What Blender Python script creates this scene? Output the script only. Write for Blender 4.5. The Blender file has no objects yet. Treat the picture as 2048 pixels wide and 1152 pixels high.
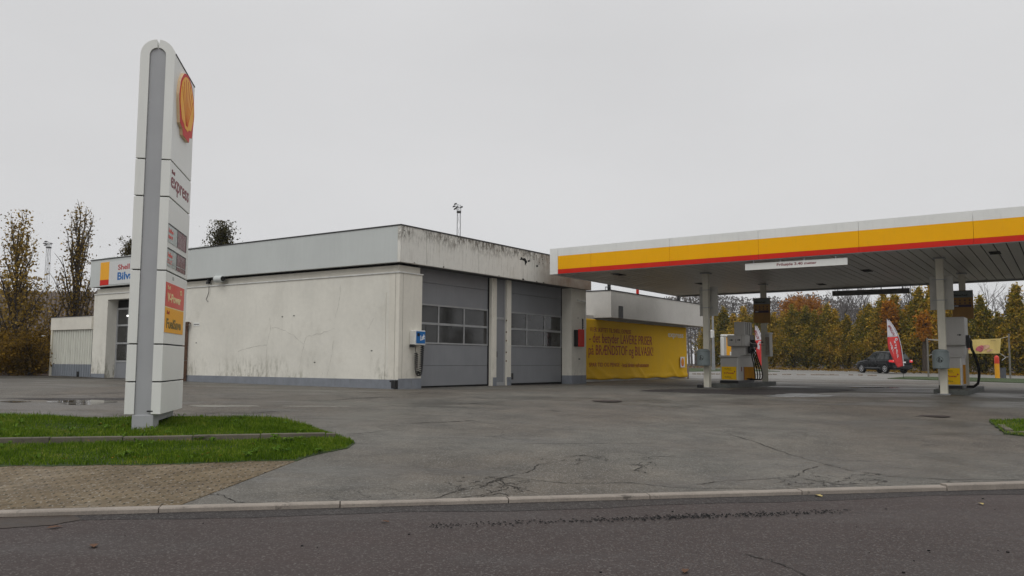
import bpy, bmesh, math, random
import numpy as np
from mathutils import Matrix, Vector
random.seed(7); rng = np.random.default_rng(7)
R = math.radians
scene = bpy.context.scene
COL = scene.collection

# ---------------------------------------------------------------- camera
FPX = 1672.3; CAMZ = 1.6; PITCH = R(5.0416); ROLL = R(.3061)
cd = bpy.data.cameras.new('camera'); cd.sensor_width = 36; cd.lens = FPX / 2048 * 36; cd.clip_start = .1; cd.clip_end = 3000
cam = bpy.data.objects.new('camera', cd); COL.objects.link(cam)
CM = Matrix.Rotation(math.pi / 2 + PITCH, 4, 'X') @ Matrix.Rotation(ROLL, 4, 'Z')
cam.matrix_world = Matrix.Translation((0, 0, CAMZ)) @ CM
scene.camera = cam

# ---------------------------------------------------------------- sky and light (overcast)
SUN_EL, SUN_AZ = R(52), R(205)          # azimuth measured clockwise from +Y
world = bpy.data.worlds.new('World'); scene.world = world; world.use_nodes = True
nt = world.node_tree; nt.nodes.clear()
def wn(t, **k):
    n = nt.nodes.new(t)
    for a, b in k.items(): setattr(n, a, b)
    return n
out = wn('ShaderNodeOutputWorld'); bg = wn('ShaderNodeBackground'); bg.inputs['Strength'].default_value = .1
sky = wn('ShaderNodeTexSky', sky_type='NISHITA', sun_disc=False, sun_elevation=SUN_EL, sun_rotation=SUN_AZ)
hs = wn('ShaderNodeHueSaturation'); hs.inputs['Saturation'].default_value = .15
nt.links.new(sky.outputs[0], hs.inputs['Color'])
tc = wn('ShaderNodeTexCoord'); sep = wn('ShaderNodeSeparateXYZ'); nt.links.new(tc.outputs['Generated'], sep.inputs[0])
mr = wn('ShaderNodeMapRange'); mr.inputs[1].default_value = 0; mr.inputs[2].default_value = 1
mr.inputs[3].default_value = 0; mr.inputs[4].default_value = 1
nt.links.new(sep.outputs['Z'], mr.inputs[0])
cr = wn('ShaderNodeValToRGB'); el = cr.color_ramp.elements
el[0].position = 0; el[0].color = (.585, .59, .60, 1)
el[1].position = 1; el[1].color = (1, 1, 1, 1)
for p, v in ((.2, .60), (.36, .60), (.5, .66), (.75, .9)):
    e = el.new(p); e.color = (v, v * 1.0, v * 1.012, 1)
nt.links.new(mr.outputs[0], cr.inputs[0])
cn = wn('ShaderNodeTexNoise'); cn.inputs['Scale'].default_value = 1.5; cn.inputs['Detail'].default_value = 5
mp = wn('ShaderNodeMapping'); mp.inputs['Scale'].default_value = (1, 1, 2.5); nt.links.new(tc.outputs['Generated'], mp.inputs[0]); nt.links.new(mp.outputs[0], cn.inputs['Vector'])
cm = wn('ShaderNodeMapRange'); cm.inputs[1].default_value = .3; cm.inputs[2].default_value = .7; cm.inputs[3].default_value = .93; cm.inputs[4].default_value = 1.04
nt.links.new(cn.outputs[0], cm.inputs[0])
vs = wn('ShaderNodeVectorMath', operation='SCALE'); nt.links.new(cr.outputs[0], vs.inputs[0]); nt.links.new(cm.outputs[0], vs.inputs['Scale'])
vs2 = wn('ShaderNodeVectorMath', operation='SCALE'); vs2.inputs['Scale'].default_value = 11.5; nt.links.new(vs.outputs[0], vs2.inputs[0])
mx = wn('ShaderNodeMix', data_type='RGBA'); mx.inputs['Factor'].default_value = .93
nt.links.new(hs.outputs[0], mx.inputs[6]); nt.links.new(vs2.outputs[0], mx.inputs[7])
nt.links.new(mx.outputs[2], bg.inputs['Color']); nt.links.new(bg.outputs[0], out.inputs[0])
sl = bpy.data.lights.new('sun', 'SUN'); sl.energy = .9; sl.angle = R(40); sl.color = (1, .985, .96)
so = bpy.data.objects.new('sun', sl); COL.objects.link(so)
sd = Vector((math.sin(SUN_AZ) * math.cos(SUN_EL), math.cos(SUN_AZ) * math.cos(SUN_EL), math.sin(SUN_EL)))
so.rotation_euler = (-sd).to_track_quat('-Z', 'Y').to_euler()
scene.view_settings.view_transform = 'Standard'; scene.view_settings.look = 'None'
scene.view_settings.exposure = -.03; scene.view_settings.gamma = 1

# ---------------------------------------------------------------- terrain and frames
def V3(a): return np.array(a, float)
M3 = np.array(CM.to_3x3())
def ray(px, py): return M3 @ V3(((px - 1024) / FPX, -(py - 576) / FPX, -1))
KA = V3((-5.012, 8.369)); KB = V3((6.411, 10.622)); KD = (KB - KA) / np.linalg.norm(KB - KA); KN = V3((-KD[1], KD[0]))
def kerbD(x, y): return (x - KA[0]) * KN[0] + (y - KA[1]) * KN[1]
def gz(x, y):
    d = kerbD(x, y)
    if d < 0: return .1
    P = .79 - .006 * max(-30, min(x, 40))
    h = .1 + (P - .1) * min(d / 13, 1.)
    if d > 24: h += .0095 * (min(d, 75) - 24)
    return h
def H(px, py):
    """where the sight line of a photo pixel meets the ground"""
    r = ray(px, py); t = 4.
    f = lambda t: CAMZ + r[2]*t - gz(r[0]*t, r[1]*t)
    while t < 400 and f(t) > 0: t0 = t; t *= 1.03
    for _ in range(16):
        m = (t0+t)/2
        if f(m) > 0: t0 = m
        else: t = m
    return (float(r[0]*t), float(r[1]*t))
class Frame:
    def __init__(s, x, y, th):
        th = R(th); s.o = V3((x, y, 0)); s.Y = V3((math.sin(th), math.cos(th), 0)); s.X = V3((s.Y[1], -s.Y[0], 0)); s.rot = math.atan2(s.X[1], s.X[0])
    def w(s, x, y, z=0): return tuple(s.o + s.X * x + s.Y * y + V3((0, 0, z)))
WF = Frame(0, 0, 0)
G = Frame(-3.2024, 23.8115, -55.67)     # garage: X along the door front, Y along the long blank wall
C = Frame(1.6039, 29.1402, -56.4)       # canopy: X into the depth, -Y along the striped front
S = Frame(-6.2002, 13.7930, -10.8)      # pylon sign

# ---------------------------------------------------------------- mesh helpers
ORG = {}
class MB:
    def __init__(s): s.v = []; s.f = []; s.m = []; s.mi = 0
    def add(s, vs, fs):
        b = len(s.v); s.v += [tuple(map(float, v)) for v in vs]; s.f += [tuple(b + i for i in f) for f in fs]; s.m += [s.mi] * len(fs); return s
    def box(s, x0, x1, y0, y1, z0, z1):
        x0, x1 = min(x0, x1), max(x0, x1); y0, y1 = min(y0, y1), max(y0, y1)
        return s.add([(x0,y0,z0),(x1,y0,z0),(x1,y1,z0),(x0,y1,z0),(x0,y0,z1),(x1,y0,z1),(x1,y1,z1),(x0,y1,z1)],
                     [(0,3,2,1),(4,5,6,7),(0,1,5,4),(1,2,6,5),(2,3,7,6),(3,0,4,7)])
    def prism(s, poly, axis, a, b):
        """closed polygon (2D) extruded along axis 0/1/2 from a to b"""
        def P(p, h):
            return {0: (h, p[0], p[1]), 1: (p[0], h, p[1]), 2: (p[0], p[1], h)}[axis]
        n = len(poly); vs = [P(p, a) for p in poly] + [P(p, b) for p in poly]
        fs = [tuple(range(n)), tuple(range(2*n-1, n-1, -1))] + [(i, i+n, (i+1) % n + n, (i+1) % n) for i in range(n)]
        return s.add(vs, fs)
    def strip(s, inner, outer, axis, a, b):
        def P(p, h): return {0: (h, p[0], p[1]), 1: (p[0], h, p[1]), 2: (p[0], p[1], h)}[axis]
        n = len(inner); vs = [P(p, a) for p in inner] + [P(p, a) for p in outer] + [P(p, b) for p in inner] + [P(p, b) for p in outer]
        fs = []
        for i in range(n-1):
            fs += [(i, i+1, n+i+1, n+i), (2*n+i, 3*n+i, 3*n+i+1, 2*n+i+1), (i, 2*n+i, 2*n+i+1, i+1), (n+i, n+i+1, 3*n+i+1, 3*n+i)]
        fs += [(0, n, 3*n, 2*n), (n-1, 3*n-1, 4*n-1, 2*n-1)]
        return s.add(vs, fs)
    def tube(s, pts, r, n=6, cap=True):
        pts = [Vector(p) for p in pts]; rs = r if hasattr(r, '__len__') else [r] * len(pts)
        vs = []; fs = []; t0 = (pts[1] - pts[0]).normalized(); up = Vector((0, 0, 1)) if abs(t0.z) < .9 else Vector((1, 0, 0))
        u = t0.cross(up).normalized()
        for i, p in enumerate(pts):
            t = (pts[min(i+1, len(pts)-1)] - pts[max(i-1, 0)]).normalized()
            u = (u - t * u.dot(t)); u = u.normalized() if u.length > 1e-6 else t.orthogonal().normalized(); w = t.cross(u)
            for k in range(n):
                a = 2*math.pi*k/n; vs.append(p + (u*math.cos(a) + w*math.sin(a)) * rs[i])
        for i in range(len(pts)-1):
            for k in range(n): fs.append((i*n+k, i*n+(k+1) % n, (i+1)*n+(k+1) % n, (i+1)*n+k))
        if cap: fs += [tuple(range(n-1, -1, -1)), tuple(range((len(pts)-1)*n, len(pts)*n))]
        return s.add(vs, fs)
    def lathe(s, prof, cx, cy, n=20, a0=0, a1=2*math.pi):
        full = abs(a1 - a0 - 2*math.pi) < 1e-6; m = n if full else n+1; vs = []; fs = []
        for r_, z in prof:
            for k in range(m):
                a = a0 + (a1-a0)*k/n; vs.append((cx + r_*math.cos(a), cy + r_*math.sin(a), z))
        for i in range(len(prof)-1):
            for k in range(n): fs.append((i*m+k, i*m+(k+1) % m, (i+1)*m+(k+1) % m, (i+1)*m+k))
        return s.add(vs, fs)
    def build(s, name, mats, parent=None, frame=None, org=(0, 0, 0), smooth=False, bevel=0, shear=0):
        if parent is not None: o0 = ORG[parent.name]
        else: o0 = org
        me = bpy.data.meshes.new(name)
        vs = [(v[0]-o0[0], v[1]-o0[1], v[2]-o0[2] - shear*v[1]) for v in s.v]
        me.from_pydata(vs, [], s.f)
        mats = mats if isinstance(mats, (list, tuple)) else [mats]
        for m in mats: me.materials.append(m)
        me.polygons.foreach_set('material_index', s.m)
        bm = bmesh.new(); bm.from_mesh(me); bmesh.ops.recalc_face_normals(bm, faces=bm.faces); bm.to_mesh(me); bm.free()
        if smooth: me.polygons.foreach_set('use_smooth', [True]*len(me.polygons))
        o = bpy.data.objects.new(name, me); COL.objects.link(o)
        if parent is not None: o.parent = parent
        elif frame is not None:
            o.location = frame.w(*o0); o.rotation_euler = (0, 0, frame.rot)
        else: o.location = o0
        ORG[o.name] = o0
        if bevel:
            b = o.modifiers.new('bevel', 'BEVEL'); b.width = bevel; b.segments = 2; b.limit_method = 'ANGLE'; b.angle_limit = R(40)
        return o
def tag(o, label=None, cat=None, group=None, kind=None):
    if label: o['label'] = label
    if cat: o['category'] = cat
    if group: o['group'] = group
    if kind: o['kind'] = kind
    return o
def thing(name, label, cat, frame, org, group=None):
    o = bpy.data.objects.new(name, None); COL.objects.link(o); o.empty_display_size = .2
    o.location = frame.w(*org); o.rotation_euler = (0, 0, frame.rot); ORG[o.name] = org
    return tag(o, label, cat, group)
def dup(root, loc, rotz=None, label=None, scale=None, group=None):
    r = root.copy(); COL.objects.link(r); r.location = loc
    if rotz is not None: r.rotation_euler = (0, 0, rotz)
    if label: r['label'] = label
    if group: r['group'] = group
    if scale: r.scale = scale if hasattr(scale, '__len__') else (scale,)*3
    for ch in list(root.children):
        c = ch.copy(); COL.objects.link(c); c.parent = r
        for g in list(ch.children):
            d = g.copy(); COL.objects.link(d); d.parent = c
    return r

# ---------------------------------------------------------------- materials
def newmat(name):
    m = bpy.data.materials.new(name); m.use_nodes = True; t = m.node_tree
    return m, t, t.nodes['Principled BSDF']
class NT:
    """tiny node-graph helper"""
    def __init__(s, t): s.t = t
    def n(s, ty, ins=None, **k):
        n = s.t.nodes.new(ty)
        for a, b in k.items(): setattr(n, a, b)
        for a, b in (ins or {}).items(): s.put(n.inputs[a], b)
        return n
    def put(s, sock, v):
        if isinstance(v, bpy.types.NodeSocket): s.t.links.new(v, sock)
        else: sock.default_value = v
    def math(s, op, a, b=0., c=None, clamp=False):
        n = s.n('ShaderNodeMath', operation=op, use_clamp=clamp); s.put(n.inputs[0], a); s.put(n.inputs[1], b)
        if c is not None: s.put(n.inputs[2], c)
        return n.outputs[0]
    def co(s, scale=(1, 1, 1), kind='Object', rot=(0, 0, 0), loc=(0, 0, 0)):
        c = s.n('ShaderNodeTexCoord'); m = s.n('ShaderNodeMapping'); s.t.links.new(c.outputs[kind], m.inputs[0])
        m.inputs['Scale'].default_value = scale; m.inputs['Rotation'].default_value = rot; m.inputs['Location'].default_value = loc
        return m.outputs[0]
    def noise(s, vec, scale, detail=4, rough=.55):
        return s.n('ShaderNodeTexNoise', {'Vector': vec, 'Scale': scale, 'Detail': detail, 'Roughness': rough}).outputs[0]
    def ss(s, v, a, b, o0=0., o1=1.):
        n = s.n('ShaderNodeMapRange', interpolation_type='SMOOTHSTEP')
        s.put(n.inputs[0], v)
        for i, x in zip((1, 2, 3, 4), (a, b, o0, o1)): n.inputs[i].default_value = x
        return n.outputs[0]
    def lin(s, v, a, b, o0=0., o1=1.):
        n = s.n('ShaderNodeMapRange'); s.put(n.inputs[0], v)
        for i, x in zip((1, 2, 3, 4), (a, b, o0, o1)): n.inputs[i].default_value = x
        return n.outputs[0]
    def mix(s, f, a, b, mode='MIX'):
        n = s.n('ShaderNodeMix', data_type='RGBA', blend_type=mode); s.put(n.inputs[0], f)
        s.put(n.inputs[6], (*a, 1) if isinstance(a, tuple) and len(a) == 3 else a); s.put(n.inputs[7], (*b, 1) if isinstance(b, tuple) and len(b) == 3 else b)
        return n.outputs[2]
    def scale(s, col, f):
        n = s.n('ShaderNodeVectorMath', operation='SCALE'); s.put(n.inputs[0], col); s.put(n.inputs['Scale'], f); return n.outputs[0]
    def rgb(s, c): n = s.n('ShaderNodeRGB'); n.outputs[0].default_value = (*c, 1); return n.outputs[0]
    def ramp(s, f, stops):
        n = s.n('ShaderNodeValToRGB'); e = n.color_ramp.elements
        e[0].position, e[0].color = stops[0][0], (*stops[0][1], 1); e[1].position, e[1].color = stops[-1][0], (*stops[-1][1], 1)
        for p, c in stops[1:-1]: q = e.new(p); q.color = (*c, 1)
        s.put(n.inputs[0], f); return n.outputs[0]
    def bump(s, h, strength=.3, dist=.01):
        return s.n('ShaderNodeBump', {'Height': h, 'Strength': strength, 'Distance': dist}).outputs[0]
    def sep(s, v): return s.n('ShaderNodeSeparateXYZ', {0: v}).outputs
MATS = {}
def paint(name, col, rough=.5, metal=0., var=.12, scale=3., bump=.0, dirt=.0, spec=.28):
    """painted / plastic / metal surface with faint mottling, streaks and grime"""
    if name in MATS: return MATS[name]
    m, t, b = newmat(name); g = NT(t); v = g.co()
    n1 = g.noise(v, scale, 5); n2 = g.noise(g.co((6, 6, .5)), 2., 4)
    f = g.math('ADD', g.lin(n1, .3, .7, 1-var, 1+var), g.lin(n2, .3, .7, -var*.5, var*.5))
    c = g.scale(g.rgb(col), f)
    if dirt:
        dm = g.math('MULTIPLY', g.ss(g.noise(g.co((4, 4, .8)), 3., 8, .7), .52, .75), dirt)
        c = g.mix(dm, c, (.10, .09, .07))
    t.links.new(c, b.inputs['Base Color'])
    g.put(b.inputs['Roughness'], g.lin(n1, .3, .7, max(0, rough-.08), min(1, rough+.08))); b.inputs['Metallic'].default_value = metal
    b.inputs['Specular IOR Level'].default_value = spec
    if bump: t.links.new(g.bump(g.noise(v, 60, 4), bump, .01), b.inputs['Normal'])
    MATS[name] = m; return m

def asphalt(name, base, tint2, wet=.5, crack=1., speck=.5, patch=.25, spec=.24):
    m, t, b = newmat(name); g = NT(t); v = g.co()
    big = g.noise(v, .16, 4); mid = g.noise(v, 1.3, 6, .65); fine = g.noise(v, 26, 3, .7)
    vor = g.n('ShaderNodeTexVoronoi', {'Vector': v, 'Scale': 75., 'Randomness': 1.}); vs_ = g.sep(vor.outputs['Color'])
    st = g.ss(vs_[0], .80, .97); dk = g.ss(vs_[1], .80, .97)
    c = g.mix(g.ss(big, .35, .65), base, tint2)
    c = g.scale(c, g.lin(mid, .25, .75, 1-patch, 1+patch)); c = g.scale(c, g.lin(fine, .25, .75, .82, 1.18))
    c = g.mix(g.math('MULTIPLY', st, speck), c, (.30, .29, .27)); c = g.mix(g.math('MULTIPLY', dk, speck*.9), c, (.02, .02, .02))
    # damp patches, dragged out along the kerb direction
    wv = g.co((.22, .6, 1), rot=(0, 0, -math.atan2(KD[1], KD[0])))
    wn_ = g.noise(wv, 1.1, 6, .6); wm = g.math('MULTIPLY', g.ss(wn_, .46, .62), wet)
    c = g.mix(g.math('MULTIPLY', wm, .45), c, g.scale(c, .55))
    # cracks
    dv = g.n('ShaderNodeVectorMath', {0: v}, operation='ADD')
    no = g.n('ShaderNodeTexNoise', {'Vector': v, 'Scale': 1.7, 'Detail': 6., 'Roughness': .7}); sc = g.scale(no.outputs['Color'], .9); t.links.new(sc, dv.inputs[1])
    ce = g.n('ShaderNodeTexVoronoi', {'Vector': dv.outputs[0], 'Scale': .42}, feature='DISTANCE_TO_EDGE').outputs['Distance']
    ce2 = g.n('ShaderNodeTexVoronoi', {'Vector': dv.outputs[0], 'Scale': 2.6}, feature='DISTANCE_TO_EDGE').outputs['Distance']
    cmk = g.ss(g.noise(v, .33, 3), .52, .60); cmk2 = g.ss(g.noise(g.co(loc=(31, 7, 0)), .4, 3), .62, .70)
    l1 = g.math('MULTIPLY', g.ss(ce, .0, .007, 1., 0.), cmk); l2 = g.math('MULTIPLY', g.ss(ce2, .0, .035, 1., 0.), cmk2)
    ck = g.math('MULTIPLY', g.math('MAXIMUM', l1, l2), crack*.75)
    c = g.mix(ck, c, (.015, .014, .013))
    t.links.new(c, b.inputs['Base Color'])
    ro = g.math('SUBTRACT', g.lin(mid, .2, .8, .62, .80), g.math('MULTIPLY', wm, .34))
    t.links.new(ro, b.inputs['Roughness']); b.inputs['Specular IOR Level'].default_value = spec
    hgt = g.math('SUBTRACT', g.math('MULTIPLY', fine, .6), g.math('MULTIPLY', ck, 2.)); 
    t.links.new(g.bump(g.math('ADD', hgt, g.math('MULTIPLY', vor.outputs['Distance'], .8)), .38, .006), b.inputs['Normal'])
    return m
m_fore = asphalt('forecourt_asphalt', (.118, .112, .097), (.098, .083, .066), wet=1., speck=.55, patch=.5)
m_street = asphalt('street_asphalt', (.056, .043, .0405), (.048, .037, .0345), wet=.5, crack=.12, speck=.26, patch=.16, spec=.18)
m_gutter = asphalt('gutter_asphalt', (.024, .020, .020), (.030, .024, .022), wet=.25, crack=.6, speck=.3, patch=.3)
m_pale = asphalt('pale_asphalt', (.21, .20, .185), (.18, .175, .16), wet=1., crack=.6, speck=.2, patch=.15)
m_farroad = asphalt('far_road_asphalt', (.22, .215, .20), (.20, .19, .175), wet=.2, crack=.0, speck=.2, patch=.1)
def soilmat():
    m, t, b = newmat('leafy_soil'); g = NT(t); v = g.co()
    c = g.ramp(g.noise(v, 6, 8, .75), [(.3, (.022, .015, .010)), (.5, (.055, .032, .02)), (.62, (.09, .05, .03)), (.75, (.15, .10, .06))])
    t.links.new(c, b.inputs['Base Color']); b.inputs['Roughness'].default_value = .95
    t.links.new(g.bump(g.noise(v, 14, 6), .8, .05), b.inputs['Normal']); return m
m_soil = soilmat()
def turfmat():
    m, t, b = newmat('turf'); g = NT(t); v = g.co()
    c = g.ramp(g.noise(v, 9, 8, .7), [(.3, (.012, .022, .005)), (.5, (.035, .060, .012)), (.7, (.06, .085, .02))])
    t.links.new(c, b.inputs['Base Color']); b.inputs['Roughness'].default_value = .95
    t.links.new(g.bump(g.noise(v, 30, 6), .9, .05), b.inputs['Normal']); return m
m_turf = turfmat()
def leafmat(name, stops, rough=.75, nsc=1.2, island=.55, trans=.3):
    m, t, b = newmat(name); g = NT(t)
    geo = g.n('ShaderNodeNewGeometry'); oi = g.n('ShaderNodeObjectInfo')
    n = g.noise(g.co(loc=(3, 1, 2)), nsc, 3)
    f = g.math('ADD', g.math('MULTIPLY', geo.outputs['Random Per Island'], island), g.math('MULTIPLY', g.lin(n, .3, .7), 1-island))
    f = g.math('ADD', f, g.lin(oi.outputs['Random'], 0, 1, -.14, .14), clamp=True)
    c = g.ramp(f, stops); t.links.new(c, b.inputs['Base Color']); b.inputs['Roughness'].default_value = rough; b.inputs['Specular IOR Level'].default_value = .06
    if trans:
        tr = g.n('ShaderNodeBsdfTranslucent'); t.links.new(c, tr.inputs[0]); ms = g.n('ShaderNodeMixShader'); ms.inputs[0].default_value = trans
        t.links.new(b.outputs[0], ms.inputs[1]); t.links.new(tr.outputs[0], ms.inputs[2]); t.links.new(ms.outputs[0], t.nodes['Material Output'].inputs[0])
    return m
m_grass = leafmat('grass_blades', [(0, (.03, .06, .005)), (.35, (.065, .125, .008)), (.7, (.13, .21, .016)), (.9, (.22, .27, .035)), (1, (.30, .26, .09))], nsc=1.8, island=.6, trans=.3)
m_weed = leafmat('weed_leaves', [(0, (.05, .11, .012)), (1, (.15, .25, .03))], trans=.25)
m_hedge = leafmat('hedge_leaves', [(0, (.045, .050, .008)), (.3, (.13, .125, .018)), (.5, (.30, .215, .025)), (.8, (.50, .31, .038)), (1, (.70, .42, .06))], nsc=.55)
m_maple = leafmat('maple_leaves', [(0, (.12, .05, .008)), (.4, (.30, .12, .012)), (.7, (.42, .17, .018)), (1, (.45, .25, .03))], nsc=.5)
m_mapleg = leafmat('maple_green_leaves', [(0, (.04, .055, .01)), (.4, (.12, .13, .02)), (.7, (.32, .29, .04)), (1, (.52, .46, .08))], nsc=.5)
m_oak = leafmat('oak_leaves', [(0, (.085, .058, .016)), (.4, (.20, .13, .028)), (.7, (.34, .225, .045)), (1, (.46, .32, .08))], nsc=.8)
m_bush = leafmat('shrub_leaves', [(0, (.03, .022, .007)), (.35, (.10, .06, .011)), (.65, (.22, .13, .018)), (1, (.38, .22, .03))], nsc=.9)
m_bark = paint('bark', (.055, .043, .034), .9, var=.3, scale=8, bump=.6)
m_greybark = paint('grey_bark', (.12, .11, .105), .9, var=.25, scale=8)
m_twig = leafmat('bare_twigs', [(0, (.10, .092, .088)), (1, (.19, .175, .165))], trans=0)

def pavermat():
    m, t, b = newmat('interlocking_pavers'); g = NT(t)
    v = g.co(rot=(0, 0, -math.atan2(KD[1], KD[0]))); s = g.sep(v)
    ry = .168; rx = .235
    yy = g.math('DIVIDE', s[1], ry); row = g.math('FLOOR', yy); fy = g.math('FRACT', yy)
    # S-shaped ends: the joint steps sideways half way through the block
    sx = g.math('MULTIPLY', g.ss(fy, .38, .62), .075)
    xo = g.math('ADD', g.math('MULTIPLY', row, -.0775), sx)
    xx = g.math('DIVIDE', g.math('SUBTRACT', s[0], xo), rx); fx = g.math('FRACT', xx); cx_ = g.math('FLOOR', xx)
    ex = g.math('MULTIPLY', g.math('MINIMUM', fx, g.math('SUBTRACT', 1., fx)), rx)
    ey = g.math('MULTIPLY', g.math('MINIMUM', fy, g.math('SUBTRACT', 1., fy)), ry)
    wob = g.lin(g.noise(v, 7, 4), .3, .7, -.0025, .004)
    jx = g.ss(g.math('ADD', ex, wob), .007, .016, 1., 0.); jy = g.ss(g.math('ADD', ey, wob), .002, .007, .6, 0.)
    j = g.math('MAXIMUM', jx, jy)
    cv = g.n('ShaderNodeCombineXYZ', {0: cx_, 1: row}).outputs[0]
    wnz = g.n('ShaderNodeTexWhiteNoise', {0: cv}, noise_dimensions='3D').outputs[0]
    c = g.ramp(g.noise(v, 1.4, 6, .65), [(.3, (.10, .073, .042)), (.5, (.14, .105, .062)), (.7, (.175, .138, .09))])
    c = g.scale(c, g.lin(wnz, 0, 1, .84, 1.14)); fn = g.noise(v, 45, 4, .7); c = g.scale(c, g.lin(fn, .25, .75, .80, 1.18))
    vor = g.n('ShaderNodeTexVoronoi', {'Vector': v, 'Scale': 60.}); c = g.mix(g.math('MULTIPLY', g.ss(g.sep(vor.outputs['Color'])[0], .9, .98), .5), c, (.42, .40, .36))
    jn = g.ss(g.noise(v, 2.3, 4), .35, .6); jc = g.mix(jn, (.022, .017, .012), (.05, .043, .022))
    c = g.mix(g.math('MULTIPLY', j, .9), c, jc)
    t.links.new(c, b.inputs['Base Color']); g.put(b.inputs['Roughness'], g.lin(g.noise(v, .9, 4), .35, .65, .6, .85)); b.inputs['Specular IOR Level'].default_value = .2
    t.links.new(g.bump(g.math('SUBTRACT', g.math('MULTIPLY', fn, .2), j), .5, .008), b.inputs['Normal']); return m
m_paver = pavermat()
def concmat(name, col, rough=.8, dark=.6):
    m, t, b = newmat(name); g = NT(t); v = g.co()
    n = g.noise(v, 2.2, 8, .7); c = g.scale(g.rgb(col), g.lin(n, .3, .7, dark, 1.15)); fn = g.noise(v, 55, 4, .7); c = g.scale(c, g.lin(fn, .25, .75, .8, 1.2))
    c = g.mix(g.ss(g.noise(v, 6, 6, .7), .58, .72), c, g.scale(g.rgb(col), .35))
    t.links.new(c, b.inputs['Base Color']); b.inputs['Roughness'].default_value = rough; t.links.new(g.bump(fn, .4, .006), b.inputs['Normal']); return m
m_kerb = concmat('kerb_granite', (.27, .235, .20), .8, .75)
m_oldconc = concmat('mossy_concrete', (.13, .115, .085), .9)
m_island = concmat('island_concrete', (.10, .105, .095), .7)
m_water = paint('puddle_water', (.05, .048, .043), .035, var=.05, spec=.6)
m_damp = paint('damp_film', (.075, .073, .068), .32, var=.1, spec=.5)
m_cover = paint('iron_cover', (.045, .034, .03), .6, var=.3, scale=8)
m_gwater = paint('wet_gutter_film', (.06, .056, .055), .42, var=.15, spec=.28)
m_silt = paint('wet_silt', (.040, .029, .022), .6, var=.3, scale=8, bump=.4)
m_line = concmat('worn_white_marking', (.42, .42, .40), .7)

def plaster(name, base, zlow, mold=1., streak=1.):
    """off-white render, rain streaks, damp mould rising from the foot"""
    m, t, b = newmat(name); g = NT(t); v = g.co(); s = g.sep(v)
    n1 = g.noise(v, .7, 5); n2 = g.noise(v, 6, 6, .65); st = g.noise(g.co((2.0, 2.0, .22)), 1.1, 6, .6)
    c = g.scale(g.rgb(base), g.lin(n1, .3, .7, .92, 1.05)); c = g.scale(c, g.lin(n2, .25, .75, .95, 1.04))
    c = g.mix(g.math('MULTIPLY', g.ss(st, .50, .78), .22*streak), c, (.42, .40, .34))
    blot = g.ss(g.noise(g.co(loc=(5, 9, 1)), 1.1, 6, .7), .55, .72); c = g.mix(g.math('MULTIPLY', blot, .20*streak), c, (.40, .37, .30))
    low = g.math('MULTIPLY', g.ss(s[2], zlow+.05, zlow+.9, 1., 0.), g.ss(g.noise(g.co(loc=(7, 3, 0)), .55, 2), .40, .58)); mn = g.ss(g.noise(g.co((4, 4, 1.5)), 1.7, 8, .75), .44, .62)
    c = g.mix(g.math('MULTIPLY', g.math('MULTIPLY', low, mn), .62*mold), c, (.13, .12, .07))
    mn2 = g.ss(g.noise(g.co((9, 9, 5), loc=(2, 4, 0)), 1.5, 8, .8), .58, .70); low2 = g.ss(s[2], zlow, zlow+.5, 1., 0.)
    c = g.mix(g.math('MULTIPLY', g.math('MULTIPLY', low2, mn2), .8*mold), c, (.06, .055, .03))
    t.links.new(c, b.inputs['Base Color']); b.inputs['Roughness'].default_value = .85; b.inputs['Specular IOR Level'].default_value = .25
    t.links.new(g.bump(g.math('ADD', g.math('MULTIPLY', g.noise(v, 45, 5), .5), g.noise(v, 2.2, 3)), .25, .02), b.inputs['Normal']); return m
ZB = .72
m_wall = plaster('render_wall', (.70, .68, .61), .32)
m_pil = plaster('render_pilaster', (.70, .67, .59), .34, mold=.35, streak=.8)
m_kioskw = plaster('kiosk_render', (.62, .60, .56), -5., mold=0, streak=.3)
def fasciamat():
    m, t, b = newmat('stained_fascia'); g = NT(t); v = g.co(); s = g.sep(v)
    n2 = g.noise(v, 5, 6, .65); c = g.scale(g.rgb((.70, .685, .63)), g.lin(n2, .25, .75, .93, 1.04))
    zt = 5.5 - ZB
    top = g.ss(s[2], zt-.62, zt-.05, 0., 1.)
    a = g.ss(g.noise(g.co((4.5, 1, 1.7)), 2.2, 9, .78), .42, .58); rg = g.ss(g.noise(g.co((.5, 1, 1)), 1.1, 2), .34, .52)
    c = g.mix(g.math('MULTIPLY', g.math('MULTIPLY', g.math('MULTIPLY', top, a), rg), .95), c, (.075, .06, .04))
    dr = g.ss(g.noise(g.co((7, 1, .6)), 1.6, 7, .75), .50, .68); c = g.mix(g.math('MULTIPLY', g.math('MULTIPLY', dr, g.ss(s[2], zt-1.1, zt, .35, 1.)), .75), c, (.17, .14, .10))
    bl = g.ss(g.noise(g.co(loc=(4, 0, 2)), 1.2, 5, .65), .5, .7); c = g.mix(g.math('MULTIPLY', bl, .2), c, (.42, .38, .30))
    soot = g.math('MULTIPLY', g.ss(g.math('ADD', s[0], g.math('MULTIPLY', n2, 1.5)), 7.4, 9.6), g.lin(g.noise(v, 1.6, 4), .3, .7, .55, .95))
    c = g.mix(soot, c, (.27, .175, .115))
    t.links.new(c, b.inputs['Base Color']); b.inputs['Roughness'].default_value = .7
    t.links.new(g.bump(n2, .15, .01), b.inputs['Normal']); return m
m_fasF = fasciamat()
m_fasL = paint('grey_fascia', (.53, .555, .54), .55, var=.04, scale=.8, dirt=.03)
m_plinth = paint('blue_grey_plinth', (.205, .22, .245), .8, var=.12, scale=4, dirt=.35, bump=.2)
m_trimd = paint('dark_roof_edge', (.05, .05, .05), .6)
m_trimw = paint('pale_trim', (.62, .62, .59), .5, dirt=.15)
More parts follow.
